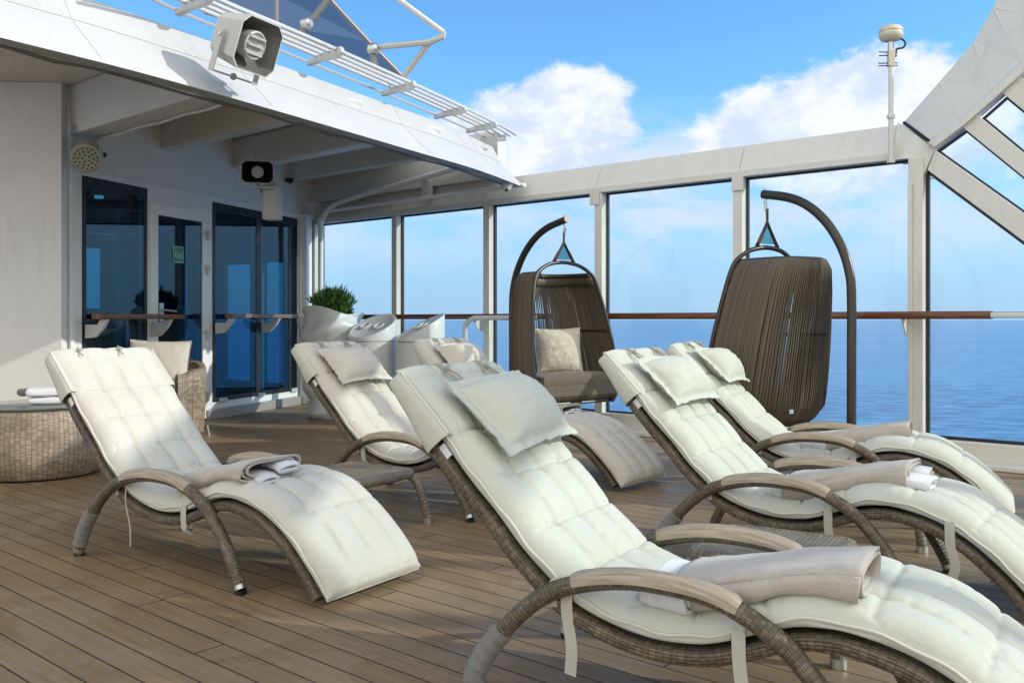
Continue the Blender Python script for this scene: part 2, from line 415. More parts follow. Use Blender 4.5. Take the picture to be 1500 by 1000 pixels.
# window wall frame: u along the ship's side (towards the viewer's right), o inwards, z up
WP, WU, WN = Vector((3.146, 7.2, 0)), Vector((.757, -.654, 0)).normalized(), Vector((-.654, -.757, 0)).normalized()
def W(u, o, z): return WP+WU*u+WN*o+Vector((0, 0, z))
def WX(px, py, o=0):                       # pixel -> point of the window wall plane
    d = Vector(((px-750)/F, 1, -(py-HY)/F)); c = Vector((0, 0, H))
    t = (W(0, o, 0)-c).dot(WN)/d.dot(WN); return c+d*t
def WUZ(px, py, o=0): p = WX(px, py, o); return ((p-WP).dot(WU), p.z)
# door wall frame: v away from the viewer, o outwards from the wall
FP, FU = Vector((-3.367, 10.04, 0)), Vector((.2963, .9551, 0)).normalized()
FN = Vector((FU.y, -FU.x, 0))
def FC(v, o, z): return FP+FU*v+FN*o+Vector((0, 0, z))
def FX(px, py, o=0):
    d = Vector(((px-750)/F, 1, -(py-HY)/F)); c = Vector((0, 0, H))
    t = (FC(0, o, 0)-c).dot(FN)/d.dot(FN); return c+d*t
def FVZ(px, py, o=0): p = FX(px, py, o); return ((p-FP).dot(FU), p.z)
UP = Vector((0, 0, 1))

# ---------------------------------------------------------------- setting: sea, deck
mb = MB(); SZ = 60000; NG = 24
mb.v = [Vector((-SZ, -2000, -24)), Vector((SZ, -2000, -24)), Vector((SZ, SZ, -24)), Vector((-SZ, SZ, -24))]
mb.face((0, 1, 2, 3)); struct(mb.build('sea', 'sea'))
mb = MB(); a, b_, c, d = W(-9, .0, 0), W(14, 0, 0), W(14, 9, 0)+Vector((-6, -8, 0)), W(-9, 9, 0)
mb.v = [W(-9, -.06, 0), W(16, -.06, 0), W(16, 16, 0), W(-9, 16, 0)]
mb.v += [v-UP*.25 for v in mb.v]
mb.face((0, 3, 2, 1)); mb.face((4, 5, 6, 7))
for i in range(4): mb.face((i, (i+1) % 4, 4+(i+1) % 4, 4+i))
struct(mb.build('deck', 'deck', smooth=False))

# ---------------------------------------------------------------- glass windscreen along the ship's side
ws = thing('glass_windscreen', 'tall cream-framed glass windscreen along the ship side with arched end', 'windscreen', W(-3, 0, 0))
wp = World_part(ws)
SILL, GT, TR = .18, 2.362, 2.66
mb = MB()          # sill panel and kerb
mb.frame_box(WP, (WU, WN, UP), (-7.75, 12, -.05, .06, 0, SILL))
wp(mb, 'sill_panel', 'cream', bevel=.006)
mb = MB(); mb.frame_box(WP, (WU, WN, UP), (-7.7, 12, .061, .20, 0, .045)); wp(mb, 'kerb', 'cream', bevel=.01)
POSTU = [.05-1.51*k for k in range(0, 6)]
for k, u in enumerate(POSTU):
    mb = MB(); wd_ = .055 if k == 0 else .045
    if k == 5: mb.frame_box(WP, (WU, WN, UP), (u-.09, u+.0, -.06, .10, SILL, GT))
    else: mb.frame_box(WP, (WU, WN, UP), (u-wd_, u+wd_, -.06, .065, SILL, GT))
    po = wp(mb, 'post', 'cream', bevel=.004)
def pane(poly, gas=.016, name='pane'):
    """poly in (u,z), counter-clockwise; pane with its black gasket"""
    if sum(a[0]*b[1]-a[1]*b[0] for a, b in zip(poly, list(poly[1:])+[poly[0]])) < 0: poly = list(poly)[::-1]
    mb = MB(); mb.prism([W(u, -.028, z) for u, z in poly], WN*-.010); g = wp(mb, name, 'glass', smooth=False)
    mb = MB(); n = len(poly)
    for i in range(n):
        a = Vector((*poly[i], 0)); b = Vector((*poly[(i+1) % n], 0)); t = (b-a).normalized(); nn = Vector((-t.y, t.x, 0))*gas
        pt = [a, b, b+nn, a+nn]
        mb.prism([W(p.x, -.012, p.y) for p in pt], WN*-.034)
    wp(mb, 'gasket', 'black', g, smooth=False); return g
for k in range(5):
    a, b = POSTU[k+1]+.047, POSTU[k]-.047-(.01 if k == 0 else 0)
    if k == 4: a = POSTU[5]+.002
    pane([(a, SILL+.002), (b, SILL+.002), (b, GT-.002), (a, GT-.002)])
# top rail: lip, leaning face, cap
def toprail(u0, u1, name='top_rail'):
    prof = [(.075, GT), (.075, GT+.055), (.05, GT+.062), (-.06, TR), (-.16, TR), (-.10, GT)]
    mb = MB(); mb.prism([W(u0, o, z) for o, z in prof], WU*(u1-u0)); return wp(mb, name, 'cream', smooth=False, bevel=.004)
TRU = [-7.7, -6.05, -4.52, -3.007, -1.454, -.13]
for i in range(5): toprail(TRU[i]+.002, TRU[i+1]-.002)
for u in (-3.007, -1.454):
    mb = MB(); mb.frame_box(WP, (WU, WN, UP), (u-.055, u+.055, .066, .082, GT-.12, GT+.05)); wp(mb, 'joint_plate', 'cream', bevel=.004)
# arch beam rising to the right and its ribs, all standing in the wall's own plane
A0 = WUZ(1311, 176); AIN = Vector(WUZ(1366, 213))
OUT = [WUZ(1311, 176), WUZ(1366, 113), WUZ(1417, 53), WUZ(1446, 0), (.78, 4.0), (1.45, 4.42), (2.3, 4.62), (6.9, 5.86), (12.6, 7.45)]
INN = [WUZ(1366, 213), WUZ(1410, 179.5), WUZ(1456, 140), WUZ(1500, 99), (1.25, 3.42), (1.75, 3.82), (2.4, 4.06), (7.0, 5.33), (12.6, 6.9)]  # stations beyond view are unseen, shaped to cast shade on the loungers
def lerp(a, b, k): return (a[0]+(b[0]-a[0])*k, a[1]+(b[1]-a[1])*k)
for i in range(len(OUT)-1):
    rows = []
    for j in (i, i+1):
        o_, n_ = OUT[j], INN[j]; L_ = math.dist(o_, n_)
        rows.append([W(*[c for c in (p[0], dd_, p[1])]) for p, dd_ in ((o_, -.22), (lerp(o_, n_, .02), -.16), (lerp(o_, n_, 1-.04/L_), .05), (n_, .09), (lerp(o_, n_, 1+.05/L_), .09), (lerp(o_, n_, 1+.05/L_), -.05))])
    mb = MB(); mb.grid(rows, closed=True); mb.face(range(5, -1, -1)); mb.face(range(6, 12))
    wp(mb, 'arch_beam', 'cream', smooth=False, bevel=.003)
    if 0 < i < 4:                        # diagonal stiffener welds across the beam face
        mb = MB(); a_, b_ = lerp(OUT[i], INN[i], .04), lerp(OUT[i], INN[i], .93); b2_ = lerp(OUT[i+1], INN[i+1], .90)
        mb.tube([W(a_[0], -.153, a_[1]), W(b_[0], .037, b_[1])], .006, 6); mb.tube([W(a_[0], -.153, a_[1]), W(*[c for c in (lerp(b_, b2_, .5)[0], .032, lerp(b_, b2_, .5)[1])])], .004, 6); wp(mb, 'weld_seam', 'cream')
mb = MB(); ad = (Vector(OUT[1])-Vector(OUT[0])).normalized()*.014; g_ = [lerp(OUT[0], INN[0], .06), lerp(OUT[0], INN[0], .97)]
mb.tube([W(g_[0][0]+ad.x, -.135, g_[0][1]+ad.y), W(g_[1][0]+ad.x, .062, g_[1][1]+ad.y)], .014, 8)
wp(mb, 'joint_gap', 'black', smooth=False)
# gusset joining top rail, post and arch
g0 = (-.128, GT); G = [(-.128, GT+.001), (-.128, TR), (A0[0]-.006, TR), (AIN.x-.03, AIN.y), (AIN.x+.03, AIN.y-.02), (.105, GT-.14), (-.004, GT-.14), (-.004, GT+.001)]
mb = MB(); ofr = lambda z: .05 if z < GT+.06 else .05-(z-GT-.06)/(TR-GT-.06)*.11
G = [(-.128, GT+.001), (-.128, GT+.06), (-.128, TR), (A0[0]-.002, TR+.02), (AIN.x-.01, AIN.y+.005), (AIN.x+.035, AIN.y-.03), (.105, GT-.14), (-.004, GT-.14), (-.004, GT+.001)]
nG = len(G); mb.v = [W(u, ofr(min(z, TR)), z) for u, z in G]+[W(u, -.23, z) for u, z in G]
mb.face(range(nG-1, -1, -1)); mb.face(range(nG, 2*nG))
for i in range(nG): mb.face((i, (i+1) % nG, nG+(i+1) % nG, nG+i))
wp(mb, 'corner_gusset', 'cream', smooth=False, bevel=.004)
# ribs standing square to the arch, glass between them
CH = 1.42
def ext(p, q, z=CH):                     # extend the line p-q down to the chord height
    k = (z-p[1])/(q[1]-p[1]); return (p[0]+(q[0]-p[0])*k, z)
La1 = (WUZ(1361, 250), WUZ(1500, 353)); La2 = (WUZ(1372, 221), WUZ(1500, 312)); Lb1 = (WUZ(1415, 190), WUZ(1500, 259)); Lb2 = (WUZ(1438, 173), WUZ(1500, 224))
Lc1 = (WUZ(1474, 141), WUZ(1540, 195)); Lc2 = (WUZ(1500, 117), (WUZ(1500, 117)[0]+.3, WUZ(1500, 117)[1]-.32))
Ld1 = ((1.12, 3.20), (1.5, 2.78)); Ld2 = ((1.22, 3.32), (1.6, 2.90))
Le1 = ((1.62, 3.62), (2.1, 3.05)); Le2 = ((1.72, 3.72), (2.2, 3.15))
for k, (l1, l2) in enumerate(((La1, La2), (Lb1, Lb2), (Lc1, Lc2), (Ld1, Ld2), (Le1, Le2))):
    poly = [l1[0], ext(*l1), ext(*l2), l2[0]]
    if k: d1 = Vector((l1[0][0]-l1[1][0], l1[0][1]-l1[1][1])).normalized()*.03; poly = [(l1[0][0]+d1.x, l1[0][1]+d1.y), poly[1], poly[2], (l2[0][0]+d1.x, l2[0][1]+d1.y)]
    mb = MB(); mb.prism([W(u, -.06, z) for u, z in poly], WN*(.112 if k else .106)); wp(mb, 'rib', 'cream', smooth=False, bevel=.004)
for l2, l1 in ((La2, Lb1), (Lb2, Lc1), (Lc2, Ld1), (Ld2, Le1)):
    pane([l2[0], ext(*l2, z=CH+.002), ext(*l1, z=CH+.002), l1[0]], name='arch_pane', gas=.014)
VP_ = [2.46+1.51*k for k in range(7)]  # unseen upper posts and panes added to tint and band the sunlight
def inz(u): (a, za), (b, zb) = ((INN[6], INN[7]) if u < 7 else (INN[7], INN[8])); return za+(zb-za)*(u-a)/(b-a)-.055
pane([Le2[0], ext(*Le2, z=CH+.002), (ext(*Le2)[0]+.05, CH+.002), (VP_[0]+1.46, CH+.002), (VP_[0]+1.46, inz(VP_[0]+1.46)), (2.3, inz(2.42))], name='arch_pane')
for k, u in enumerate(VP_[1:]):
    mb = MB(); mb.frame_box(WP, (WU, WN, UP), (u-.045, u+.045, -.06, .065, CH+.002, inz(u)-.002)); wp(mb, 'unseen_shade_post', 'cream', bevel=.004)
    if k < 5: pane([(u+.047, CH+.004), (u+1.46, CH+.004), (u+1.46, inz(u+1.46)), (u+.047, inz(u+.047))], name='unseen_tint_pane')
# lower chord, the low glass beneath it
mb = MB(); mb.frame_box(WP, (WU, WN, UP), (1.45, 12, -.06, .05, 1.30, 1.42)); wp(mb, 'lower_chord', 'cream', bevel=.004)
def on_rib(u): (a, za), (b, zb) = La1; return za+(zb-za)*(u-a)/(b-a)
ue = 1.40
pane([(.107, SILL+.002), (ue, SILL+.002), (ue, on_rib(ue)-.003), (.107, on_rib(.107)-.003)], gas=.022, name='corner_pane')
for u in (1.45, 2.96, 4.47, 5.98, 7.49, 9.0, 10.5):
    mb = MB(); mb.frame_box(WP, (WU, WN, UP), (u-.045, u+.045, -.06, .065, SILL, 1.298)); wp(mb, 'post', 'cream', bevel=.004)
    if u < 10: pane([(u+.047, SILL+.002), (u+1.46, SILL+.002), (u+1.46, 1.296), (u+.047, 1.296)])
# upright conduit on the corner post
cu_ = WUZ(1333, 400, .085)[0]; mb = MB(); mb.frame_box(WP, (WU, WN, UP), (cu_-.014, cu_+.014, .068, .10, SILL, 2.16)); wp(mb, 'conduit', 'cream', bevel=.004)

# handrail on the windscreen
hr = thing('handrail', 'varnished dark wooden handrail on brackets along the glass windscreen', 'handrail', W(-3, .17, 0)); hp = World_part(hr)
RZ = 1.135
mb = MB(); mb.tube([W(-7.45, .19, RZ), W(.62, .19, RZ)], 1, 16, sq=(.048, .030), up=(0, 0, 1)); hp(mb, 'rail', 'teak')
mb = MB(); mb.tube([W(.621, .19, RZ), W(9, .19, RZ)], 1, 16, sq=(.043, .022), up=(0, 0, 1)); hp(mb, 'end_rail', 'steel')
for u in POSTU[:5]+[1.5]:
    br = [(.066, RZ-.03), (.21, RZ-.03), (.21, RZ-.045), (.12, RZ-.16), (.066, RZ-.16)]
    mb = MB(); mb.prism([W(u-.06, o, z) for o, z in br], WU*.012); hp(mb, 'bracket', 'gloss_white', smooth=False)
# white bent tube beside the bins
mb = MB()
pts = curve([(-4.62, .25, .02), (-4.62, .25, .95), (-4.60, .25, 1.06), (-4.50, .25, 1.115), (-4.38, .25, 1.12), (-3.6, .25, 1.12)], 6)
mb.tube([W(*p) for p in pts], .026, 12)
tag(mb.build('grab_rail', 'gloss_white', loc=W(-4.6, .25, 0)), 'white bent tubular grab rail just right of the two bins', 'grab rail')

# ---------------------------------------------------------------- deckhouse under the overhang
CZ = 3.18
dh = thing('deckhouse', 'white ship deckhouse with blue glass doors under a deep overhanging roof edge', 'deckhouse', FC(0, 0, 0)); dp = World_part(dh)
v0 = FVZ(100, 300)[0]; v1 = FVZ(452, 400)[0]+.1
# facade with openings: built from strips so the openings are real
w1 = (FVZ(120, 300)[0], FVZ(215, 300)[0]); dd = (FVZ(219, 300)[0], FVZ(304, 300)[0]); w2 = (FVZ(311, 300)[0], FVZ(435, 300)[0])
ZT = 2.41; ZB = .185; DT = FVZ(262, 302)[1]
mb = MB(); ax = (FU, FN, UP)
mb.frame_box(FP, ax, (v0, w1[0], -.1, 0, 0, CZ)); mb.frame_box(FP, ax, (w1[1], dd[0], -.1, 0, 0, ZT))
mb.frame_box(FP, ax, (dd[1], w2[0], -.1, 0, 0, ZT)); mb.frame_box(FP, ax, (w2[1], v1, -.1, 0, 0, ZT))
mb.frame_box(FP, ax, (w1[0], v1, -.1, 0, ZT, CZ)); mb.frame_box(FP, ax, (w1[0], w1[1], -.1, 0, 0, ZB)); mb.frame_box(FP, ax, (w2[0], w2[1], -.1, 0, 0, ZB))
mb.frame_box(FP, ax, (dd[0], dd[1], -.1, 0, DT, ZT))
dp(mb, 'facade_wall', 'wall', smooth=False)
mb = MB(); mb.frame_box(FP, ax, (v0, v1, .001, .02, 2.46, 2.475)); dp(mb, 'wall_seam', 'wall', smooth=False)
for (a, b), zb in ((w1, ZB), (w2, ZB)):
    mb = MB(); mb.frame_box(FP, ax, (a+.002, b-.002, -.004, .004, zb+.002, ZT-.002)); g = dp(mb, 'window', 'darkglass', smooth=False)
    mb = MB(); t_ = .045
    mb.frame_box(FP, ax, (a+.001, b-.001, -.02, .010, ZT-.09, ZT-.001)); mb.frame_box(FP, ax, (a+.001, b-.001, -.02, .010, zb+.001, zb+.05))
    mb.frame_box(FP, ax, (a+.001, a+t_, -.02, .009, zb+.051, ZT-.091)); mb.frame_box(FP, ax, (b-t_, b-.001, -.02, .009, zb+.051, ZT-.091))
    if b > 1:
        vm = FVZ(378, 400)[0]; mb.frame_box(FP, ax, (vm-.05, vm+.05, -.02, .009, zb+.051, ZT-.091))
        vq = FVZ(424, 400)[0]; mb.frame_box(FP, ax, (vq-.03, vq+.03, -.02, .0085, zb+.051, ZT-.091))
    dp(mb, 'gasket', 'black', g, smooth=False)
# door
mb = MB(); fr = .11
mb.frame_box(FP, ax, (dd[0]+.002, dd[0]+fr, -.06, .02, .02, DT-.002)); mb.frame_box(FP, ax, (dd[1]-fr, dd[1]-.002, -.06, .02, .02, DT-.002))
mb.frame_box(FP, ax, (dd[0]+fr, dd[1]-fr, -.06, .02, DT-.13, DT-.002)); mb.frame_box(FP, ax, (dd[0]+fr, dd[1]-fr, -.06, .02, .02, .2))
door = dp(mb, 'door', 'wall', smooth=False, bevel=.004)
mb = MB(); mb.frame_box(FP, ax, (dd[0]+fr+.002, dd[1]-fr-.002, -.003, .005, .202, DT-.132)); dp(mb, 'door_pane', 'darkglass', door, smooth=False)
hv = FVZ(238, 454); mb = MB()
mb.tube([FC(hv[0]-.05, .022, hv[1]), FC(hv[0]-.05, .07, hv[1]), FC(hv[0]+.13, .07, hv[1]-.012)], .010, 8); mb.frame_box(FP, ax, (hv[0]-.08, hv[0]-.02, .0205, .032, hv[1]-.12, hv[1]+.07))
dp(mb, 'door_handle', 'steel', door)
lv = FVZ(226, 478); mb = MB(); mb.frame_box(FP, ax, (lv[0]-.07, lv[0]+.07, .0205, .055, lv[1]-.09, lv[1]+.04)); dp(mb, 'lock_box', 'steel', door, bevel=.004)
for py in (342, 393, 487, 578):
    hv = FVZ(300, py); mb = MB()
    mb.tube([FC(hv[0]+.01, .035, hv[1]-.07), FC(hv[0]+.01, .035, hv[1]+.03)], .016, 8); mb.frame_box(FP, ax, (hv[0]-.04, hv[0]+.06, .0205, .03, hv[1]-.03, hv[1]+.03))
    dp(mb, 'hinge', 'white', door)
# interior seen through the panes
def room(px0, px1, py0, py1, o, th=.05):
    a, z1 = FVZ(px0, py0, o); b, z0 = FVZ(px1, py1, o); return (a, b, o-th, o, z0, z1)
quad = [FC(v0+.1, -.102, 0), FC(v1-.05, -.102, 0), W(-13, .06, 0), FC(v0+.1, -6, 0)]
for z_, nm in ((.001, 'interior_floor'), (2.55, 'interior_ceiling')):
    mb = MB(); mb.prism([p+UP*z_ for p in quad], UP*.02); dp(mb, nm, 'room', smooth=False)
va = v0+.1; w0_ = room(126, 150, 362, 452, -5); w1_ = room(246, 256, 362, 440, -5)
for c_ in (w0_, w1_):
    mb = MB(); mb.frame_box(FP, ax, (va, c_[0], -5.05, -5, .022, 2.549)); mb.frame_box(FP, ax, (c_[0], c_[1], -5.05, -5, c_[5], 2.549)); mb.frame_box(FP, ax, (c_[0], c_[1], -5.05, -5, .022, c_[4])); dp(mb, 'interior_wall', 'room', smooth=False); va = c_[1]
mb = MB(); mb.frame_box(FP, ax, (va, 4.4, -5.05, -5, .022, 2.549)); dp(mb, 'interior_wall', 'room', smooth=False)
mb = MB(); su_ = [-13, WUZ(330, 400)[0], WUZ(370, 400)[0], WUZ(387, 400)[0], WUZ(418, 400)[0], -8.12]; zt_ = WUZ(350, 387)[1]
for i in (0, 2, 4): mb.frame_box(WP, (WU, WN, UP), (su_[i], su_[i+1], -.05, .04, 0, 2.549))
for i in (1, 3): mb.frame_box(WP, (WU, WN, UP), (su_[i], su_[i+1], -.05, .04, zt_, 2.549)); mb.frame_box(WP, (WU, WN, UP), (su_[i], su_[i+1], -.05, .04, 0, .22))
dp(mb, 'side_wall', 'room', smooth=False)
for px0, px1, o in ((178, 189, -2.2), (270, 276, -2.2), (318, 329, -.9), (380, 387, -.9)):  # near two are added pale strips standing in for lit window reveals
    a_ = room(px0, px1, 300, 500, o, .12); mb = MB(); mb.frame_box(FP, ax, (a_[0], a_[1], a_[2], a_[3], .02, 2.55)); dp(mb, 'interior_column_reveal', 'room_light', smooth=False)
for px0, px1, py1 in ((312, 376, 388), (379, 423, 386)):
    a_ = room(px0, px1, 300, py1, -.16, .01); mb = MB(); mb.frame_box(FP, ax, (a_[0], a_[1], -.17, -.16, a_[4], 2.5)); dp(mb, 'roller_blind', 'blind', smooth=False)
lp_ = FX(145, 320, -1.6); mb = MB(); mb.lathe((lp_.x, lp_.y, 2.52), [(.05, 0), (.05, .03)], 12); dp(mb, 'interior_spot', 'lamp')
# left bulkhead, corner strip
LX, LY = FC(v0, 0, 0).x, FC(v0, 0, 0).y
mb = MB(); ld = Vector((-1, -.06, 0)).normalized(); ln = Vector((ld.y, -ld.x, 0))
mb.frame_box((LX-.004, LY-.012, 0), (ld, -ln, UP), (0, 3.6, -.12, 0, 0, CZ-.003)) if ln.y < 0 else mb.frame_box((LX-.004, LY-.012, 0), (ld, ln, UP), (0, 3.6, -.12, 0, 0, CZ-.003))
dp(mb, 'side_bulkhead', 'wall', smooth=False)
mb = MB(); mb.frame_box(FP, ax, (v0+.003, v0+.05, .001, .028, 0, 2.74)); dp(mb, 'corner_strip', 'wall', smooth=False, bevel=.004)
# base plinth with the little brackets under the big window
mb = MB(); mb.frame_box(FP, ax, (dd[1]-.05, v1, .001, .05, 0, .11)); dp(mb, 'plinth', 'kick', smooth=False, bevel=.006)
for px in (325, 381, 429):
    vv = FVZ(px, 575)[0]; mb = MB(); mb.frame_box(FP, ax, (vv-.07, vv+.07, .011, .03, ZB-.01, ZB+.035)); dp(mb, 'glazing_clip', 'white', smooth=False, bevel=.003)
# roof: soffit, lip, fascia in plan following the photographed edge
E0 = [PZ(px, py, 2.51) for px, py in ((-420, -46), (-200, 4), (0, 55), (200, 105), (400, 161), (600, 219.5), (700, 249))]
E0.append(WX(765, 275, .10)); E0[-1].z = 2.51
E = [Vector(p) for p in curve(E0, 4)]
nE = len(E)
def offs(line, d):
    out = []
    for i, p in enumerate(line):
        t = line[min(i+1, nE-1)]-line[max(i-1, 0)]; t.z = 0; t.normalize(); out.append(p+Vector((-t.y, t.x, 0))*d)
    return out
def endcut(p, u):                        # trims the inner lines against the windscreen
    return p
sec = [(.0, 2.51), (.006, 2.535), (.27, 2.78), (.285, 2.80), (.40, 2.985), (.46, 2.998)]
rows = []
for d, z in sec:
    r = [Vector((p.x, p.y, z)) for p in offs(E, d)]
    # finish every line on the windscreen plane
    k = (r[-1]-W(0, .10, 0)).dot(WN); t = (r[-1]-r[-2]); t.z = 0; t.normalize(); r[-1] = r[-1]-t*(k/t.dot(WN)); rows.append(r)
mb = MB(); mb.grid(rows, flip=False)
mb.grid([rows[-1], [Vector((p.x, p.y, 3.235)) for p in offs(E, 1.2)]])
dp(mb, 'fascia', 'white')
for i in range(6, nE-1, 5):               # upright weld seams and the knuckle joint
    mb = MB(); mb.tube([rows[k][i]+Vector((.001, -.0005, .001)) for k in range(1, 5)], .003, 6); dp(mb, 'weld_seam', 'white')
mb = MB(); mb.tube([p+Vector((.002, -.001, .001)) for p in rows[3]], .0035, 6); dp(mb, 'knuckle_seam', 'plasticgrey')
lip_in = [Vector((p.x, p.y, 2.51)) for p in offs(E, .12)]; lip_o = rows[0]
lip_in[-1] = lip_in[-1]
mb = MB(); mb.grid([lip_o, lip_in], flip=True); mb.grid([lip_in, [Vector((p.x, p.y, 2.60)) for p in offs(E, .121)]], flip=True)
lip = dp(mb, 'soffit_lip', 'grey')
mb = MB(); up0 = [Vector((p.x, p.y, 2.86)) for p in offs(E, .35)]; mb.grid([[Vector((p.x, p.y, 2.60)) for p in offs(E, .122)], up0], flip=True); up_in = [Vector((p.x, p.y, CZ)) for p in offs(E, 1.15)]; mb.grid([up0, up_in], flip=True)
far = [FC(-9+i*(12.5/(nE-1)), -.1, CZ)+Vector((-5*max(0, 1-i/(nE-1)*1.6), 0, 0)) for i in range(nE)]
mb.grid([up_in, far]); dp(mb, 'ceiling', 'soffit', smooth=False)
mb = MB(); mb.grid([[p+UP*.022 for p in up0], [p+UP*.022 for p in up_in]], flip=True); mb.grid([[p+UP*.022 for p in up_in], [p+UP*.022 for p in far]], flip=True); dp(mb, 'roof_plate', 'white', smooth=False)
# cable clipped along the lip
mb = MB(); cl = offs(E, .135); cp = [Vector((p.x, p.y, 2.505+.008*math.sin(i*1.7))) for i, p in enumerate(cl)]
mb.tube(cp, .009, 6); cp2 = [p+Vector((-.018, .02, .006*math.cos(i*2.3))) for i, p in enumerate(cp)]; mb.tube(cp2, .006, 6)
dp(mb, 'cable', 'darksteel')
# ceiling beams parallel to the ship's side
def beam(p, z0, wid, L, name='ceiling_beam', m='soffit', rnd=.03):
    L2 = min(L, beam_len(p, 1.17)); mb = MB()
    mb.prism([Vector((p.x, p.y, 0))+WU*a+UP*z for a, z in ((-.3, z0), (L-.02, z0), (L, min(2.90, z0+.15)), (L2, CZ-.002), (-.3, CZ-.002))], WN*-wid)
    return dp(mb, name, m, smooth=False, bevel=min(rnd, .02))
def beam_len(p, dd_=.335):
    best = 9
    ln_ = offs(E, dd_)
    for a, b in zip(ln_[:-1], ln_[1:]):
        d = b-a; den = WU.x*d.y-WU.y*d.x
        if abs(den) < 1e-6: continue
        q = a-p; t = (q.x*d.y-q.y*d.x)/den; s_ = (q.x*WU.y-q.y*WU.x)/den
        if 0 <= s_ <= 1 and t > 0: best = min(best, t)
    return best
pc = FC(v0, 0, 0); beam(pc, 2.745, .26, beam_len(pc), rnd=.012)
for vv, z0, wd_ in ((v0+1.25, 2.84, .17), (v0+2.5, 2.84, .2), (v0+3.7, 2.88, .14)):
    p = FC(vv, .0, 0); beam(p, z0, wd_, beam_len(p))
# conduit on the first beam
mb = MB(); pp = [pc+WU*t-WN*.22+UP*(2.725+.006*math.sin(t*9)) for t in [i*.12 for i in range(int(beam_len(pc)/.12))]]
mb.tube(pp, .012, 6); dp(mb, 'beam_cable', 'soffit')
# wall over the windscreen below the ceiling, pipes on it
mb = MB(); mb.frame_box(WP, (WU, WN, UP), (-7.75, -4.35, -.12, .02, TR+.002, CZ-.002)); dp(mb, 'upper_bulkhead', 'soffit', smooth=False)
def pipe(uzs, r, o=.10, name='pipe'):
    mb = MB(); mb.tube([W(u, o, z) for u, z in curve([(q[0], q[1]) for q in uzs], 5)], r, 12); dp(mb, name, 'wall')
a = WUZ(470, 590, .14)[0]
pipe([(a, .05), (a, 2.2), (a+.05, 2.42), (a+.25, 2.56), (a+.7, 2.63), (a+1.8, 2.74), (a+3.0, 2.86)], .035, .14)
pipe([(a+.1, 2.50), (a+1.5, 2.51), (a+3.45, 2.52)], .022, .13)
mb = MB(); uu = WUZ(620, 270, .14)[0]; mb.frame_box(WP, (WU, WN, UP), (uu-.05, uu+.05, .03, .12, 2.52, 2.72)); dp(mb, 'pipe_hanger', 'soffit', bevel=.006)
# duct box in the corner
mb = MB(); c0 = FC(w2[1]+.11, .06, 0)
mb.frame_box(c0, ax, (-.07, .07, -.05, .06, 0, 2.42)); mb.frame_box(c0, ax, (-.10, .10, -.055, .09, 2.42, 2.47)); dp(mb, 'corner_duct', 'wall', smooth=False, bevel=.008)
mb = MB(); c1 = W(-7.52, 0, 0); mb.frame_box(WP, (WU, WN, UP), (-8.1, -7.60, -.1, .12, 0, 2.66)); dp(mb, 'corner_column', 'wall', smooth=False)

# short wooden handrails in front of the door wall
def short_rail(px0, px1, py, brs, m, label):
    O = .22
    va, vb = FVZ(px0, py, O), FVZ(px1, py, O); z = (va[1]+vb[1])/2
    t = thing('wall_handrail', label, 'handrail', FC(va[0], O, 0), group='short handrails on the door wall'); q = World_part(t)
    mb = MB(); mb.tube([FC(va[0], O, z), FC(vb[0], O, z)], 1, 16, sq=(.045, .025), up=(0, 0, 1)); q(mb, 'rail', m)
    for bx in brs:
        v = FVZ(bx, py, .02)[0]; mb = MB(); po = [(.022, z-.075), (.022, z-.20), (.13, z-.19), (.22, z-.11), (.27, z-.028), (.19, z-.028), (.16, z-.075)]
        mb.prism([FC(v-.02, o, zz) for o, zz in po], FU*.04); q(mb, 'bracket', 'white', smooth=False, bevel=.006)
short_rail(140, 265, 463.5, (126, 222), 'teak', 'short glossy red-brown handrail in front of the left window and door')
short_rail(335, 447, 463.0, (316, 384), 'teak_shade', 'short dull brown handrail across the double window right of the door')

# exit sign on the door glass
sv_ = FVZ(260, 373); t = thing('exit_sign', 'small green sign reading Exit on the door glass', 'sign', FC(sv_[0], .008, sv_[1]-.1)); q = World_part(t)
mb = MB(); mb.frame_box(FP, ax, (sv_[0]-.085, sv_[0]+.085, .0075, .0125, sv_[1]-.085, sv_[1]+.085)); q(mb, 'border', 'white', smooth=False)
mb = MB(); mb.frame_box(FP, ax, (sv_[0]-.077, sv_[0]+.077, .013, .0155, sv_[1]-.077, sv_[1]+.077)); q(mb, 'panel', 'green_sign', smooth=False)
def text_mesh(txt, size, origin, xdir, ydir, m, name, parent, ext=.0012, center=True):
    cu = bpy.data.curves.new(name, 'FONT'); cu.body = txt; cu.size = size; cu.extrude = ext
    cu.align_x = 'CENTER' if center else 'LEFT'; cu.align_y = 'CENTER'
    o = bpy.data.objects.new(name, cu); SC.collection.objects.link(o)
    me = bpy.data.meshes.new_from_object(o); bpy.data.objects.remove(o)
    X = Vector(xdir).normalized(); Y = Vector(ydir).normalized(); Z = X.cross(Y); base = Vector(parent.location)
    for v in me.vertices: v.co = Vector(origin)+X*v.co.x+Y*v.co.y+Z*v.co.z-base
    me.materials.clear(); me.materials.append(M[m]); r = bpy.data.objects.new(name, me); SC.collection.objects.link(r); r.parent = parent; return r
text_mesh('Exit', .085, FC(sv_[0], .0175, sv_[1]-.005), FU, UP, 'white', 'lettering', t)

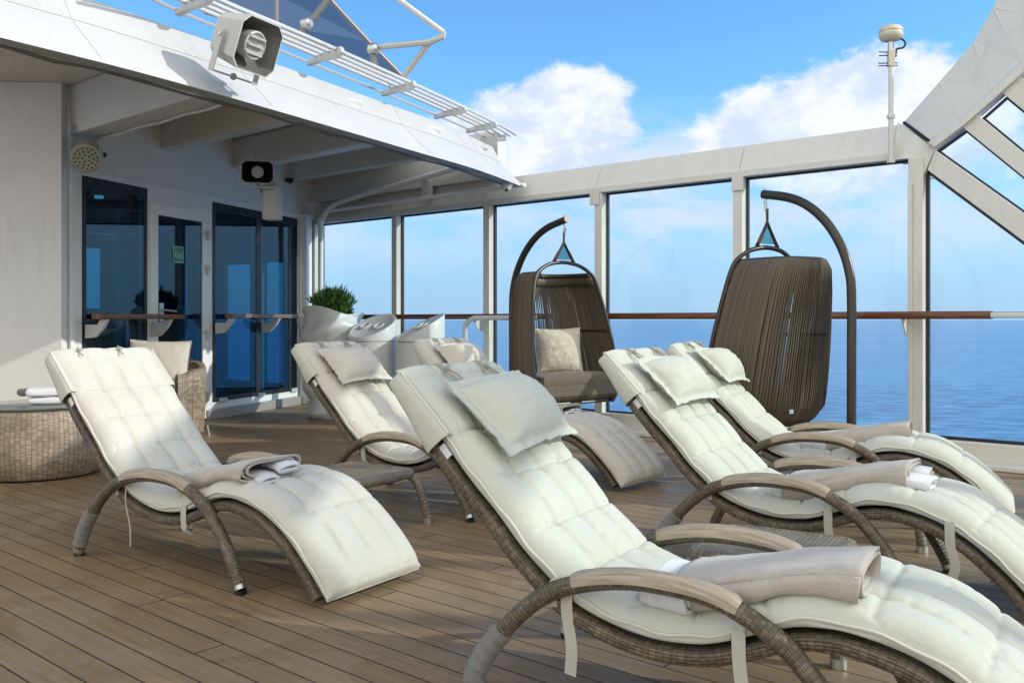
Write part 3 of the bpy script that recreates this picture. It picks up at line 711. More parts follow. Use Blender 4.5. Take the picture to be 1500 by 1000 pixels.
# ---------------------------------------------------------------- rack on the fascia top
rk = thing('fascia_rack', 'long white slatted rack bracketed along the top of the overhang', 'rack', PZ(480, 85, 3.13)); q = World_part(rk)
inner = [PZ(px, py, 3.13) for px, py in ((170, -32), (276, 20), (405, 70), (560, 133), (688, 188), (722, 206))]
inn = [Vector(p) for p in curve(inner, 4)]
rd = Vector((.757, -.654, 0)).normalized()
for k, o in enumerate((.10, .18, .26, .345)):
    mb = MB(); mb.tube([p+rd*o+UP*.02 for p in inn], 1, 8, sq=(.014, .012), up=(0, 0, 1)); q(mb, 'slat', 'white')
for px, py in ((262, 14), (455, 89), (564, 135), (641, 169), (688, 190)):
    p = PZ(px, py, 3.12); t2 = Vector((.45, .89, 0)); mb = MB()
    poly = [(-.06, -.025), (-.06, .01), (.10, .035), (.36, .045), (.38, -.005), (.30, -.03), (.10, -.02)]
    mb.prism([p+rd*o+UP*z for o, z in poly], t2*.05); q(mb, 'bracket', 'white', smooth=False, bevel=.006)
for k in range(2):
    mb = MB(); mb.tube([p+rd*(-.02-.025*k)+UP*(.0-.0*k) for p in inn], .006, 6); q(mb, 'groove_pipe', 'plasticgrey')

# windbreak and outrigger on the deck above
Yw = 8.2
ub = thing('upper_windbreak', 'dark blue tinted glass windbreak leaning on the deck above', 'windbreak', PX(420, 60, Yw)); q = World_part(ub)
def D(px, py, dy=0): return PX(px, py, Yw+dy)
poly = [D(595, 116, .9), D(541, 61, .75), D(486, 0, .6), D(468, -30, .5), D(180, -30, -.6), D(180, 2, -.6)]
poly = [D(300, -60, -.5), D(300, 20, -.5), D(596, 118, .9), D(541, 61, .9), D(487, 2, .9), D(440, -60, .9)]
pl = [Vector(p) for p in poly]
mb = MB(); mb.prism(pl, Vector((-.01, .012, 0))); pn = q(mb, 'pane', 'glass_navy', smooth=False)
mb = MB(); mb.tube([D(596, 118, .88), D(541, 61, .88), D(487, 2, .88), D(460, -30, .88)], .018, 8); q(mb, 'edge_trim', 'steel')
for a_, b_, r_ in (((441, 50), (484, -4), .03), ((545, 70), (550, 98), .035), ((405, 0), (405, 34), .02)):
    mb = MB(); mb.tube([D(*a_, -.3), D(*b_, -.3)], r_, 8); q(mb, 'strut', 'darksteel')
for c_ in ((449, 35), (547, 72)):
    mb = MB(); mb.lathe(D(*c_, -.32), [(.03, -.05), (.05, -.03), (.05, .03), (.03, .05)], 10, ax=(1, -.4, 0)); q(mb, 'clamp', 'steel')
# dark canopy seen through the pane
mb = MB(); mb.prism([D(300, -90, 1.9), D(300, 60, 1.9), D(600, 122, 1.9), D(520, 40, 1.9), D(440, -90, 1.9)], Vector((0, .05, 0)))
orr = thing('outrigger_rail', 'white rail on grey bracket arms beyond the tinted windbreak', 'rail', D(592, 109, 0)); q = World_part(orr)
mb = MB(); mb.tube([D(560, -18, -.4), D(650, 48, -.4)], .024, 10); q(mb, 'rail', 'gloss_white')
mb = MB(); mb.tube([D(548, 70, -.3), D(630, 62, -.38), D(649, 54, -.4), D(650, 47, -.4)], .026, 8, sq=None); q(mb, 'arm', 'plasticgrey')
mb = MB(); mb.tube([D(592, 112, -.2), D(629, 63, -.36)], .026, 8); q(mb, 'brace', 'plasticgrey')

# ---------------------------------------------------------------- fittings: loudspeakers, flood lamp, camera, antenna
def horn(c, fwd, w_, h_, dpt, m, label, mount, inner='darksteel'):
    """square horn loudspeaker: octagonal flared shell, inner throat, U bracket"""
    c = Vector(c); f = Vector(fwd).normalized(); s = f.cross(UP).normalized(); u = s.cross(f)
    t = thing('horn_loudspeaker', label, 'loudspeaker', c-UP*h_*.6, group='horn loudspeakers on the deckhouse'); q = World_part(t)
    def octo(w, h, k): a = w/2; b = h/2; e = k; return [(-a, -b+e), (-a+e, -b), (a-e, -b), (a, -b+e), (a, b-e), (a-e, b), (-a+e, b), (-a, b-e)]
    rings = [(w_*.42, h_*.42, -dpt), (w_*.80, h_*.80, -dpt*.8), (w_*.93, h_*.93, -dpt*.25), (w_, h_, 0), (w_*.95, h_*.95, .001), (w_*.85, h_*.85, -dpt*.3), (w_*.35, h_*.35, -dpt*.62)]
    rows = [[c+s*x+u*y+f*d for x, y in octo(w, h, min(w, h)*.16)] for w, h, d in rings]
    mb = MB(); mb.grid(rows[:5], closed=True); n = 8; mb.face(range(n-1, -1, -1)); q(mb, 'horn_shell', m)
    mb = MB(); mb.grid(rows[4:], closed=True); mb.face(range(16, 24)); q(mb, 'shaded_horn_mouth', inner)  # shade inside the mouth put into a darker colour
    mb = MB(); R = h_*.27
    mb.lathe(c-f*dpt*.6, [(R*.75, 0), (R*.95, dpt*.25), (R, dpt*.5), (R*.9, dpt*.52), (R*.8, dpt*.47), (R*.1, dpt*.44)], 24, ax=f)
    q(mb, 'throat', m)
    mb = MB(); fc = c-f*dpt*.1
    for dy_ in (-.55, 0, .55): mb.frame_box(fc, (s, u, f), (-R*.75, R*.75, dy_*R-.05*R*1.6, dy_*R+.05*R*1.6, -.012, .012))
    q(mb, 'throat_bars', m, smooth=False)
    bm = MB(); wl = w_*.5; pv = -dpt*.45
    for sg in (-1, 1):
        bm.frame_box(c+f*pv+s*sg*wl, (f, s, u), (-.022, .022, -.004+.01*sg, .004+.01*sg, -h_*.66, .03))
    bm.frame_box(c+f*pv-u*h_*.67, (f, s, u), (-.022, .022, -wl-.014, wl+.014, -.006, .006))
    q(bm, 'bracket', m, smooth=False, bevel=.003)
    mb = MB(); mb.tube([c+f*pv-u*h_*.67, Vector(mount)], .022, 10); q(mb, 'mount_arm', m)
    for sg in (-1, 1):
        mb = MB(); mb.lathe(c+f*pv+s*sg*(wl+.014), [(.016, 0), (.016, .01), (.006, .014)], 10, ax=s*sg); q(mb, 'bolt', 'steel')
    return t
Ysp = 5.6
horn(PX(379, 69, Ysp), (.84, -.42, -.36), .36, .33, .30, 'plasticgrey', 'large grey horn loudspeaker on the sunlit white roof edge, top left', PX(342, 112, Ysp+.3))
Y2 = 8.6
horn(PX(377, 252, Y2), (.22, -.97, -.12), .30, .21, .24, 'plasticgrey', 'shaded horn loudspeaker hanging under the ceiling above the double window', PX(370, 205, Y2+.4), 'black')
mb = MB(); c = PX(399, 297, 8.9); mb.box(c, (.15, .14, .34), -.3)
bs = thing('box_loudspeaker', 'small pale upright box speaker below the shaded horn loudspeaker', 'loudspeaker', c-UP*.17); World_part(bs)(mb, 'cabinet', 'plasticgrey', bevel=.015)
mb = MB(); mb.tube(curve([c+UP*.17, c+UP*.2, c+Vector((-.15, .2, .12)), c+Vector((-.22, .3, .3))], 5), .006, 6); World_part(bs)(mb, 'cable', 'black')
mb = MB(); mb.frame_box(c+UP*.17, (Vector((1, 0, 0)), Vector((0, 1, 0)), UP), (-.03, .03, -.02, .3, .001, .03)); World_part(bs)(mb, 'bracket', 'plasticgrey', bevel=.004)
# flood lamp
c = PX(126, 231, 8.0); f = Vector((.35, -.80, -.48)).normalized(); s = f.cross(UP).normalized(); u = s.cross(f)
fl = thing('flood_lamp', 'round silver spotlight clamped under the beam at the left bulkhead corner', 'lamp', c-UP*.15); q = World_part(fl)
mb = MB(); mb.lathe(c, [(.05, -.26), (.085, -.24), (.10, -.06), (.125, -.02), (.13, .02), (.118, .022)], 28, ax=f); q(mb, 'lamp_body', 'steel')
mb = MB()
for k in range(7): mb.lathe(c-f*(.09+k*.022), [(.09, -.003), (.108, -.003), (.108, .003), (.09, .003)], 24, ax=f, close=False)
q(mb, 'cooling_fins', 'white')
mb = MB(); mb.lathe(c, [(.001, .024), (.112, .024)], 24, ax=f, close=False); q(mb, 'lens', 'lens')
mb = MB()
for ring, n in ((.03, 5), (.062, 10), (.093, 15)):
    for k in range(n):
        a_ = 2*math.pi*k/n; mb.lathe(c+f*.026+s*ring*math.cos(a_)+u*ring*math.sin(a_), [(.009, 0), (.006, .004)], 8, ax=f)
q(mb, 'led_lenses', 'led')
mb = MB()
for sg in (-1, 1): mb.frame_box(c-f*.1+s*sg*.13, (f, s, UP), (-.02, .02, -.004, .004, -.03, .25))
mb.frame_box(c-f*.1, (f, s, UP), (-.02, .02, -.134, .134, .245, .252)); q(mb, 'yoke', 'white', smooth=False, bevel=.003)
mb = MB(); mb.lathe(c-f*.1-s*.137, [(.02, 0), (.026, .01), (.01, .03)], 6, ax=-s); q(mb, 'knob', 'black')
# dome camera and sensor
c = WX(742, 266, .35); t = thing('dome_camera', 'tiny white dome camera under the far end of the roof edge', 'camera', c-UP*.08); q = World_part(t)
mb = MB(); mb.lathe(c, [(.06, .0), (.065, -.03), (.06, -.05)], 24); q(mb, 'housing', 'white')
mb = MB(); mb.lathe(c, [(.052, -.051), (.045, -.08), (.025, -.10), (.004, -.106)], 24); q(mb, 'dome', 'gloss_white')
mb = MB(); mb.lathe(c+Vector((0, -.03, -.09)), [(.018, 0), (.014, .012)], 12, ax=(0, -.8, -.6)); q(mb, 'lens', 'black')
c = FX(424, 264, .06); t = thing('sensor_box', 'tiny dark sensor on the wall right of the box speaker', 'sensor', c-UP*.04)
mb = MB(); mb.box(c, (.09, .06, .05)); mb.tube([c, c+Vector((.02, -.06, -.04))], .02, 8); World_part(t)(mb, 'body', 'black', bevel=.005)
# antenna
ap = WX(1305, 236, .115); t = thing('satellite_antenna', 'cream mushroom antenna on a thin pole clamped to the windscreen top', 'antenna', ap); q = World_part(t)
pt = WX(1303, 62, .115); ap2 = Vector((ap.x, ap.y, pt.z))
ps = thing  # noqa
mb = MB(); mb.tube([ap, ap+UP*(pt.z-ap.z-.06)], .019, 10); q(mb, 'pole', 'cream')
tp = ap+UP*(pt.z-ap.z); mb = MB()
mb.lathe(tp, [(.03, .0), (.07, .012), (.088, .035), (.092, .06), (.087, .075), (.092, .08), (.088, .10), (.07, .118), (.035, .128), (.004, .13)], 28); dome = q(mb, 'dome', 'domewhite')
mb = MB(); mb.tube([tp-UP*.14, tp+UP*.002], .024, 10); q(mb, 'neck', 'steel')
mb = MB(); mb.box(tp+Vector((.0, 0, -.13)), (.05, .05, .13)); q(mb, 'clamp', 'domewhite', bevel=.004)
for dz in (-.085, -.105, -.165, -.185):
    mb = MB(); mb.tube([tp+Vector((.05, 0, dz)), tp+Vector((-.095, 0, dz+(.006 if dz > -.1 else -.004)))], .004, 6); q(mb, 'clamp_rod', 'black')
mb = MB(); mb.tube(curve([tp+Vector((.06, -.03, .02)), tp+Vector((.10, -.03, -.01)), tp+Vector((.09, -.02, -.05)), tp+Vector((.045, 0, -.06)), tp+Vector((.035, 0, -.12))], 5), .008, 8); q(mb, 'cable', 'black')
for z_ in (-.02, .33):
    mb = MB(); mb.box(ap+UP*(z_+.02), (.05, .05, .03)); q(mb, 'clip', 'cream', bevel=.003)

# ---------------------------------------------------------------- loungers
PROF = [(-.905, .905), (-.81, .80), (-.72, .70), (-.64, .615), (-.56, .54), (-.48, .455), (-.40, .385), (-.33, .332), (-.25, .296), (-.15, .270), (-.05, .26), (.05, .268),
        (.12, .287), (.19, .315), (.28, .350), (.35, .362), (.42, .362), (.52, .342), (.60, .313), (.68, .268), (.76, .205), (.84, .13), (.905, .055)]
PC = curve(PROF, 6); NP = len(PC)
ARC = [0.0]
for i in range(1, NP): ARC.append(ARC[-1]+math.dist(PC[i], PC[i-1]))
LT = ARC[-1]
def prof_at(t):
    """point and upward normal of the lounge surface at arc length t"""
    ex_ = min(0, t)+max(0, t-LT); t = max(0, min(LT-1e-6, t))
    import bisect
    i = min(max(bisect.bisect(ARC, t)-1, 0), NP-2); k = (t-ARC[i])/(ARC[i+1]-ARC[i])
    def tg(j): a = PC[max(j-1, 0)]; b = PC[min(j+1, NP-1)]; v = Vector((b[0]-a[0], b[1]-a[1])); return v.normalized()
    v = (tg(i)*(1-k)+tg(i+1)*k).normalized()
    p = Vector((PC[i][0]+(PC[i+1][0]-PC[i][0])*k, PC[i][1]+(PC[i+1][1]-PC[i][1])*k))+v*ex_; return p, Vector((-v.y, v.x)), v
def LP(t, wv, n): p, nn, _ = prof_at(t); return Vector((p.x+nn.x*n, wv, p.y+nn.y*n))
FW, FT = .27, .062
ROWS = [.24, .43, .62, .81, 1.0, 1.19, 1.40, 1.63, 1.86]
def cushion_h(t, wv, seed, CW):
    T = .066 if t > .5 else .036+.030*min(1, max(0, t)/.40)
    e = abs(wv)/CW; edge = max(0, 1-e**7)**.5
    ends = min(1, max(0, 1-max(0, -t/.04)**2.6), max(0, 1-max(0, (t-(LT-.03))/.065)**2.4))**.5
    cols = (-.5*CW, 0, .5*CW); RW = [.02]+ROWS+[LT+.02]
    dc = min(abs(wv-c) for c in cols); dr = min(abs(t-r) for r in ROWS)
    wob = noise.noise(Vector((t*5, wv*5, seed)))*.5
    inrow = 1 if t < 1.3 else .75
    rp = .5
    for a, b in zip(RW, RW[1:]):
        if a <= t <= b: rp = (t-a)/(b-a)
    cp = ((wv+CW)/(CW*.5)) % 1
    puff = (abs(math.sin(math.pi*cp))**.45)*(.45+.55*abs(math.sin(math.pi*rp))**.5)
    h = -.012+.017*puff*(1+wob*.5)
    lim = 1 if .12 < t < LT-.08 else 0
    h -= .009*math.exp(-(dc/.0065)**2)*lim*(.8+wob)
    h -= .009*math.exp(-(dr/.0065)**2)*inrow*(1 if e < .88 else max(0, 1-(e-.88)/.1))*(.8-wob)
    h -= .012*math.exp(-((dc*dc+dr*dr)**.5/.020))*(1 if t > .15 else 0)
    # creases running out from the tufts and stitch lines
    h += .0040*noise.noise(Vector((t*6, wv*9, seed+5)))
    rad = abs(noise.noise(Vector((t*11+wv*6, wv*17-t*5, seed+9))))
    h -= .0075*max(0, .12-rad)/.12*math.exp(-min(dr, dc*1.6)/.05)
    return (T+h)*edge*ends+.004
def make_cushion(seed, root, m):
    CW = .272; nt, nw = 330, 88; rows = []
    for i in range(nt+1):
        t = -.04+(LT+.074)*i/nt; r = []
        wig = .004*noise.noise(Vector((t*6, seed, 3)))
        for j in range(nw+1):
            x = -1+2*j/nw; wv = CW*math.copysign(1-(1-abs(x))**1.5, x)+wig
            r.append(LP(t, wv, .012+cushion_h(t, max(-CW, min(CW, wv)), seed, CW)))
        for j in range(6, -1, -1):
            x = -1+2*j/6; r.append(LP(t, CW*x*.995+wig, .006))
        rows.append(r)
    mb = MB(); mb.grid(rows, closed=True); n = len(rows[0]); mb.face(range(n-1, -1, -1)); k = nt*n; mb.face(range(k, k+n))
    cu = mb.build('cushion', m, root, auto=False)
    mb = MB()
    for sg in (-1, 1):
        for nn, rr in ((.026, .0045),):
            mb.tube([LP(.22+(LT-.19)*i/90, sg*(CW+.003)+.004*noise.noise(Vector(((.22+(LT-.23)*i/90)*6, seed, 3))), nn+.003*math.sin(i*.9)) for i in range(91)], rr, 6)
    mb.tube([LP(LT+.032, -CW+2*CW*i/12, .014) for i in range(13)], .0045, 6)
    mb.build('piping', 'piping', cu)
    return cu
def make_hood(root, m, seed, t1=.235):
    """canvas pocket of the cushion pulled over the head end"""
    mb = MB(); rows = []
    for i in range(0, 13):
        t = t1*(1-i/12) if i < 12 else 0
        top = .030; g = .004*noise.noise(Vector((t*12, seed, 0))); flare = .008*(t/t1)
        a_ = hd_(t); tp_ = .028+.016*t/t1
        c = [(FW-.030, tp_-.012), (FW+.008+flare*.5, tp_), (FW+.020+flare+g, tp_-.016), (FW+.022+flare+g, -FT*a_*.6), (FW+.010+flare, -FT*a_-.006), (0, -FT*a_-.010+g)]
        c = c+[(-a, b) for a, b in c[:-1][::-1]]
        rows.append([LP(t, a, b) for a, b in c])
    rows.append([LP(-.018, a*.988, b-.002) for a, b in c]); rows.append([LP(-.034, a*.94, -.018+(b+.018)*.78) for a, b in c])
    mb.grid(rows); mb.face([(len(rows)-1)*11+j for j in range(11)])
    o = mb.build('hood', m, root)
    pm = MB()
    for sg in (-1, 1): pm.tube([LP(-.02+.25*k/20, sg*(FW+.010+.004*max(0, -.02+.25*k/20)/t1), .0285+.016*max(0, -.02+.25*k/20)/t1) for k in range(21)], .0045, 6)
    pm.tube([LP(-.036, -.25+.5*k/10, .006) for k in range(11)], .0045, 6); pm.build('hood_piping', 'piping', o)
    s = o.modifiers.new('solid', 'SOLIDIFY'); s.thickness = .006; s.offset = 1
    sb = o.modifiers.new('sub', 'SUBSURF'); sb.levels = 2; sb.render_levels = 2
    # inside of the hood wraps the top of the cushion: rounded bolster
    return o
def make_pillow(name, root, m, c, ex, ey, ez, lx, ly, th, seed, flange=.030, sag=0):
    """pillow: centre c, axes ex (long), ey (short), ez (thickness)"""
    n = 44; rows_t, rows_b = [], []
    def pt(x, y, sgn):
        fx, fy = abs(x), abs(y)
        ix, iy = min(1, fx/(1-flange/lx*2)), min(1, fy/(1-flange/ly*2))
        b = max(0, 1-ix**2.2)**.62*max(0, 1-iy**2.2)**.62
        pull = .05*(1-fx*fx)*fy*fy; pull2 = .05*(1-fy*fy)*fx*fx
        wv = .006*noise.noise(Vector((x*4+seed, y*4, sgn*2)))+.004*noise.noise(Vector((x*11+seed, y*9, sgn)))-.004*max(0, .10-abs(noise.noise(Vector((x*1.6+seed, y*3.5-x*1.2, sgn+7)))))/.10
        rip = (.009*noise.noise(Vector((x*5+seed, y*5, 1)))+.003*noise.noise(Vector((x*11+seed, y*11, 5))))*max(ix, iy)**5
        z = sgn*th*b*.5+(wv*b*1.1)+rip-sgn*.006*math.exp(-((max(fx/(1-flange/lx*2), fy/(1-flange/ly*2))-1)/.035)**2)+sgn*.0018-sag*(x*x)*.5
        return Vector(c)+ex*(x*lx/2*(1-pull2*1.2))+ey*(y*ly/2*(1-pull*1.2))+ez*z
    g = lambda i: math.copysign(1-(1-abs(-1+2*i/n))**1.25, -1+2*i/n)
    for i in range(n+1):
        rows_t.append([pt(g(i), g(j), 1) for j in range(n+1)]); rows_b.append([pt(g(i), g(j), -1) for j in range(n+1)])
    mb = MB(); mb.grid(rows_t); mb.grid(rows_b, flip=True)
    k = (n+1)**2
    ring = [i*(n+1) for i in range(n+1)]+[n*(n+1)+j for j in range(1, n+1)]+[i*(n+1)+n for i in range(n-1, -1, -1)]+[j for j in range(n-1, 0, -1)]
    for a, b in zip(ring, ring[1:]+ring[:1]): mb.face((a, a+k, b+k, b))
    return mb.build(name, m, root, auto=False)
ARMC = curve([(-.625, .03), (-.60, .10), (-.555, .172), (-.50, .235), (-.43, .303), (-.35, .358), (-.24, .397), (-.12, .418), (0, .419), (.10, .407), (.18, .378), (.27, .325), (.35, .245), (.42, .15), (.47, .06), (.485, .03)], 5)
def hd_(t): k = min(1, t/.30); return .58+.42*k*k*(3-2*k)
def make_lounger(i, label, seed, pillow=True, m='canvas', sleeve=True, straps=(1.32,), tiltp=0):
    root = thing('sun_lounger', label, 'sun lounger', group='sun loungers set out on the deck')
    # frame: two side rails, woven bed, cross bars
    fr = MB()
    for sg in (-1, 1): fr.tube([LP(LT*k/110, sg*(FW-.02), -FT/2*hd_(LT*k/110)) for k in range(111)], [hd_(LT*k/110) for k in range(111)], 16, sq=(.020, FT/2), up=(0, 1, 0))
    for t in (.02, LT-.02): fr.tube([LP(t, -FW+.03, -FT/2), LP(t, FW-.03, -FT/2)], .026, 10)
    fr.build('frame', 'wicker', root)
    bed = MB(); rw = [[LP(LT*k/80, -FW+.03+(2*FW-.06)*j/8, -.012) for j in range(9)] for k in range(81)]
    bed.grid(rw, uvs=lambda a, b: (b*.06, a*LT/80)); rw = [[p-Vector((0, 0, .012)) for p in r] for r in rw]; bed.grid(rw, flip=True, uvs=lambda a, b: (b*.06, a*LT/80))
    bed.build('woven_bed', 'wicker', root)
    AW = .302
    for sg in (-1, 1):
        pts = [Vector((p[0], sg*AW, p[1])) for p in ARMC]
        n = len(pts); a = MB(); a.tube(pts, .0255, 14)
        arm = a.build('arm_hoop', 'wicker_arm', root)
        seg = [p for p in pts if -.30 <= p.x <= .175]
        wt = MB(); L = len(seg); rows = []
        for k, p in enumerate(seg):
            t_ = (seg[min(k+1, L-1)]-seg[max(k-1, 0)]).normalized(); nn = Vector((-t_.z, 0, t_.x)); nn = nn if nn.z > 0 else -nn
            e = 1 if 0 < k < L-1 else .86
            rows.append([p+Vector((0, 1, 0))*(.0305*e*math.cos(th))+nn*(.004+(.031*e*math.sin(th))) for th in [math.radians(x) for x in (-14, 10, 35, 62, 90, 118, 145, 170, 194)]])
        al = [0]
        for k in range(1, L): al.append(al[-1]+(seg[k]-seg[k-1]).length)
        wt.grid(rows, flip=(sg > 0) != True, uvs=lambda a_, b_: (al[a_], b_*.012))
        kk = len(rows[0]); wt.face([j for j in range(kk)]); wt.face([(L-1)*kk+j for j in range(kk-1, -1, -1)])
        wt.build('armrest', 'teak_grey', arm)
        for q_ in (0, -1):
            p = pts[q_]; d = (pts[1]-pts[0] if q_ == 0 else pts[-2]-pts[-1]).normalized()
            cp = MB(); cp.tube([p-d*.010, p+d*.008], .0280, 14); cp.build('foot_cap', 'steel', arm)
            cp = MB(); cp.tube([Vector((p.x, p.y, .0005)), p-d*.011], .024, 14); cp.build('rubber_foot', 'black', arm)
        if sleeve and sg < 0:
            sl = MB(); ss = [p for p in pts if p.x < -.505 and p.z > .05]
            sl.tube(curve(ss, 2), [.0325+.0012*math.sin(x*1.3+seed) for x in range(len(curve(ss, 2)))], 14); sl.build('leg_wrap', 'sleeve', arm)
    cu = make_cushion(seed, root, m)
    hm = 'hood' if m == 'canvas' else 'hood'
    hd = make_hood(root, M[hm], seed)
    lb = MB(); lb.frame_box(LP(.262, -FW-.006, .0), (prof_v(.262), Vector((0, 1, 0)), nrm_v(.262)), (-.022, .022, -.004, 0, -.014, .008)); lb.build('care_label', 'towel_white', cu, smooth=False)
    if pillow:
        t = .20; p, nn, tv = prof_at(t); ex = Vector((0, 1, 0)); ey = Vector((tv.x, 0, tv.y)); ez = Vector((nn.x, 0, nn.y))
        rot = Matrix.Rotation(tiltp, 3, ez); ey2 = (ey*1+ez*.10).normalized(); ez2 = ex.cross(ey2)
        if ez2.dot(ez) < 0: ez2 = -ez2
        c = LP(t+.03, .012, .130)
        pw = make_pillow('pillow', root, m, c, rot @ ex, rot @ ey2, rot @ ez2, .47, .31, .165, seed, sag=.03)
        for wv in (-.115, .115):
            tb = MB(); a0 = LP(.10, wv*.9, .118)
            pts = curve([LP(.13, wv, .10), LP(.06, wv*1.05, .080), LP(.012, wv, .066), LP(0, wv, .058)-Vector((.016, 0, -.012)), LP(0, wv, .01)-Vector((.034, 0, -.030))], 5)
            tb.tube(pts, 1, 8, sq=(.006, .003), up=(0, 1, 0)); tb.tube([LP(.02, wv-.008, .074), LP(.005, wv+.010, .076)], .009, 8)
            tb.tube(curve([LP(.02, wv, .078), LP(.05, wv+.02, .082), LP(.085, wv+.026, .080)], 4), .0035, 6)
            tb.build('tie_cord', 'cord', pw)
    else:
        for wv in (-.16, .06):
            tb = MB(); tb.tube(curve([LP(.04, wv, .072), LP(.0, wv, .066)-Vector((.01, 0, 0)), LP(.0, wv+.01, .06)-Vector((.024, 0, -.02))], 5), .004, 6); tb.tube([LP(.0, wv-.006, .070), LP(-.0, wv+.008, .074)], .008, 8)
            tb.build('tie_cord', 'cord', cu)
    for t, ln_ in straps:
        sp = MB(); a0 = LP(t, -FW-.008, .03); zf = LP(t, 0, -.075).z
        pts = curve([a0, Vector((a0.x+.002, -FW-.013, a0.z-.04)), Vector((a0.x+.004, -FW-.010, zf)), Vector((a0.x+.016+.004*math.sin(seed), -FW-.002, zf-ln_*.5)), Vector((a0.x+.001, -FW+.012, zf-ln_))], 6)
        sp.tube(pts, 1, 8, sq=(.0016, .018 if ln_ != .18 else .004), up=(1, 0, 0)); sp.build('strap', 'strap', cu)
    # tab at the hip
    sp = MB(); pts = curve([LP(.77, -FW-.004, .035), LP(.765, -FW-.014, .0), LP(.80, -FW-.012, -.04)], 4); sp.tube(pts, 1, 8, sq=(.003, .013), up=(1, 0, 0)); sp.build('strap', 'strap', cu)
    return root
def prof_v(t): _, n, v = prof_at(t); return Vector((v.x, 0, v.y))
def nrm_v(t): _, n, v = prof_at(t); return Vector((n.x, 0, n.y))
LG = [ # x, y, heading, label, ...
 (-1.334, 4.188, -.575, 'sunlit lounger at left without a head pillow, beside the wicker drum table', dict(pillow=False, m='canvas_neutral_lit', straps=((1.27, .03), (.83, .18)))),
 (.572, 2.588, -.544, 'largest, nearest lounger in front with towel, its foot cut off by the frame', dict(straps=((1.33, .20), (.80, .16)), tiltp=.05)),
 (1.334, 4.043, -.657, 'middle lounger of the three at right, dangling strap, towel on its knee', dict(straps=((1.33, .17), (1.78, .14)))),
 (1.924, 5.505, -.481, 'farthest lounger of the three at right, its head in front of the back-turned hanging chair', dict(straps=((1.33, .0),), tiltp=-.06)),
 (-.463, 5.504, -.597, 'pillowed lounger in front of the white planter, behind the small wicker table', dict(m='canvas_warm_lit', straps=((.80, .05),))),
 (.144, 6.608, -.688, 'lounger farthest back, headrest against the bins and its foot before the hanging chair', dict(m='canvas_warm_lit', sleeve=False, straps=((1.62, .10),), tiltp=.04))]
loungers = []
for i, (x, y, a, lab, kw) in enumerate(LG):
    r = make_lounger(i, lab, 3.7*i+1.3, **kw); r.location = (x, y, 0); r.rotation_euler = (0, 0, a); loungers.append(r)

# folded towels lying on the loungers
def make_towel(name, lg, t0, t1, wc, wid, ht, seed, label, white=None, skew=0.0, roll=1.0, group='rolled towels left on the loungers'):
    x, y, a = LG[lg][0:3]; base = prof_at((t0+t1)/2)[0]
    R = Matrix.Rotation(a, 3, 'Z'); O = Vector((x, y, 0))
    def place(t, wv, n): return O+R @ LP(t, wv, n)
    root = thing(name, label, 'towel', place((t0+t1)/2, wc, .075), a, group)
    inv = R.inverted(); L0 = Vector(root.location)
    def loc(p): return inv @ (p-L0)
    def slab(t0, t1, wc, wid, ht, base_n, seed, m, nm, par, turns=2.3):
        nt = 34; na = int(38*turns); rows = []; rs = random.Random(seed)
        pA, pB = LP(t0, 0, 0), LP(t1, 0, 0)
        jit = [rs.uniform(-.010, .012) for _ in range(8)]; jit2 = [rs.uniform(-.012, .016) for _ in range(8)]
        for i in range(nt+1):
            k = i/nt; r = []
            for j in range(na+1):
                q = j/na; ang = 2*math.pi*turns*(1-q)+math.pi*.95; sc = 1-.66*(1-q)**1.0
                lay = q*turns; li = int(lay); fr_ = lay-li
                j0 = jit[li]*(1-fr_)+jit[li+1]*fr_; j1 = jit2[li]*(1-fr_)+jit2[li+1]*fr_
                t = t0+(t1-t0)*k+j0*(1-k)**3+j1*k**3
                c_, s_ = math.cos(ang), math.sin(ang); e = .60
                cx = math.copysign(abs(c_)**e, c_); cy = math.copysign(abs(s_)**e, s_)
                w1 = noise.noise(Vector((t*7+seed, cx*1.2, cy+li))); w2 = noise.noise(Vector((t*22+seed, cx*2.5, cy*2+li*3)))
                w3 = noise.noise(Vector((t*4+seed, cx*6, li*2.0)))
                hh = ht/2*sc*(1+.22*w1+.10*w2)+.004*w3; ww = wid/2*(1-(1-sc)*.42)*(1+.07*w1+.04*w2)
                n = base_n+ht/2+cy*hh; P0 = LP(t, 0, 0); kk = max(0, min(1, (t-t0)/(t1-t0)))
                lin = pA.lerp(pB, kk); lift = max(0, (lin-P0).length)*0
                wv_ = wc+skew*(k-.5)+cx*ww; nn_ = max(n, base_n+.002); v = LP(t, wv_, nn_)
                ch = LP(t0, wv_, nn_).lerp(LP(t1, wv_, nn_), kk)+Vector((0, 0, .030)); v = v.lerp(ch, .85*(cy+1)/2 if t1-t0 > .3 else 0)
                r.append(loc(O+R @ v))
            rows.append(r)
        mb = MB(); mb.grid(rows); o = mb.build(nm, m, par, auto=False)
        so = o.modifiers.new('solid', 'SOLIDIFY'); so.thickness = .009; so.offset = 0
        return o
    bn = .062
    slab(t0, t1, wc, wid, ht, bn+.004, seed, 'towel', 'terry_roll', root)
    for (a0, a1, wo, ww, hh, nb) in (white or []):
        slab(a0, a1, wc+wo, ww, hh, bn+.004+nb, seed+3, 'towel_white', 'white_fold', root, turns=1.6)
    return root
make_towel('towel', 0, 1.12, 1.60, -.075, .34, .075, 1.1, 'crumpled beige towel with white tag ends on the left lounger by the drum table', [(1.52, 1.64, .06, .12, .036, .034), (1.50, 1.645, -.05, .11, .032, .0)], skew=-.05)
make_towel('towel', 1, 1.12, 1.60, -.115, .27, .085, 5.2, 'large rolled beige towel on the nearest lounger in the foreground', [(1.01, 1.18, .0, .29, .095, .0)], skew=-.03)
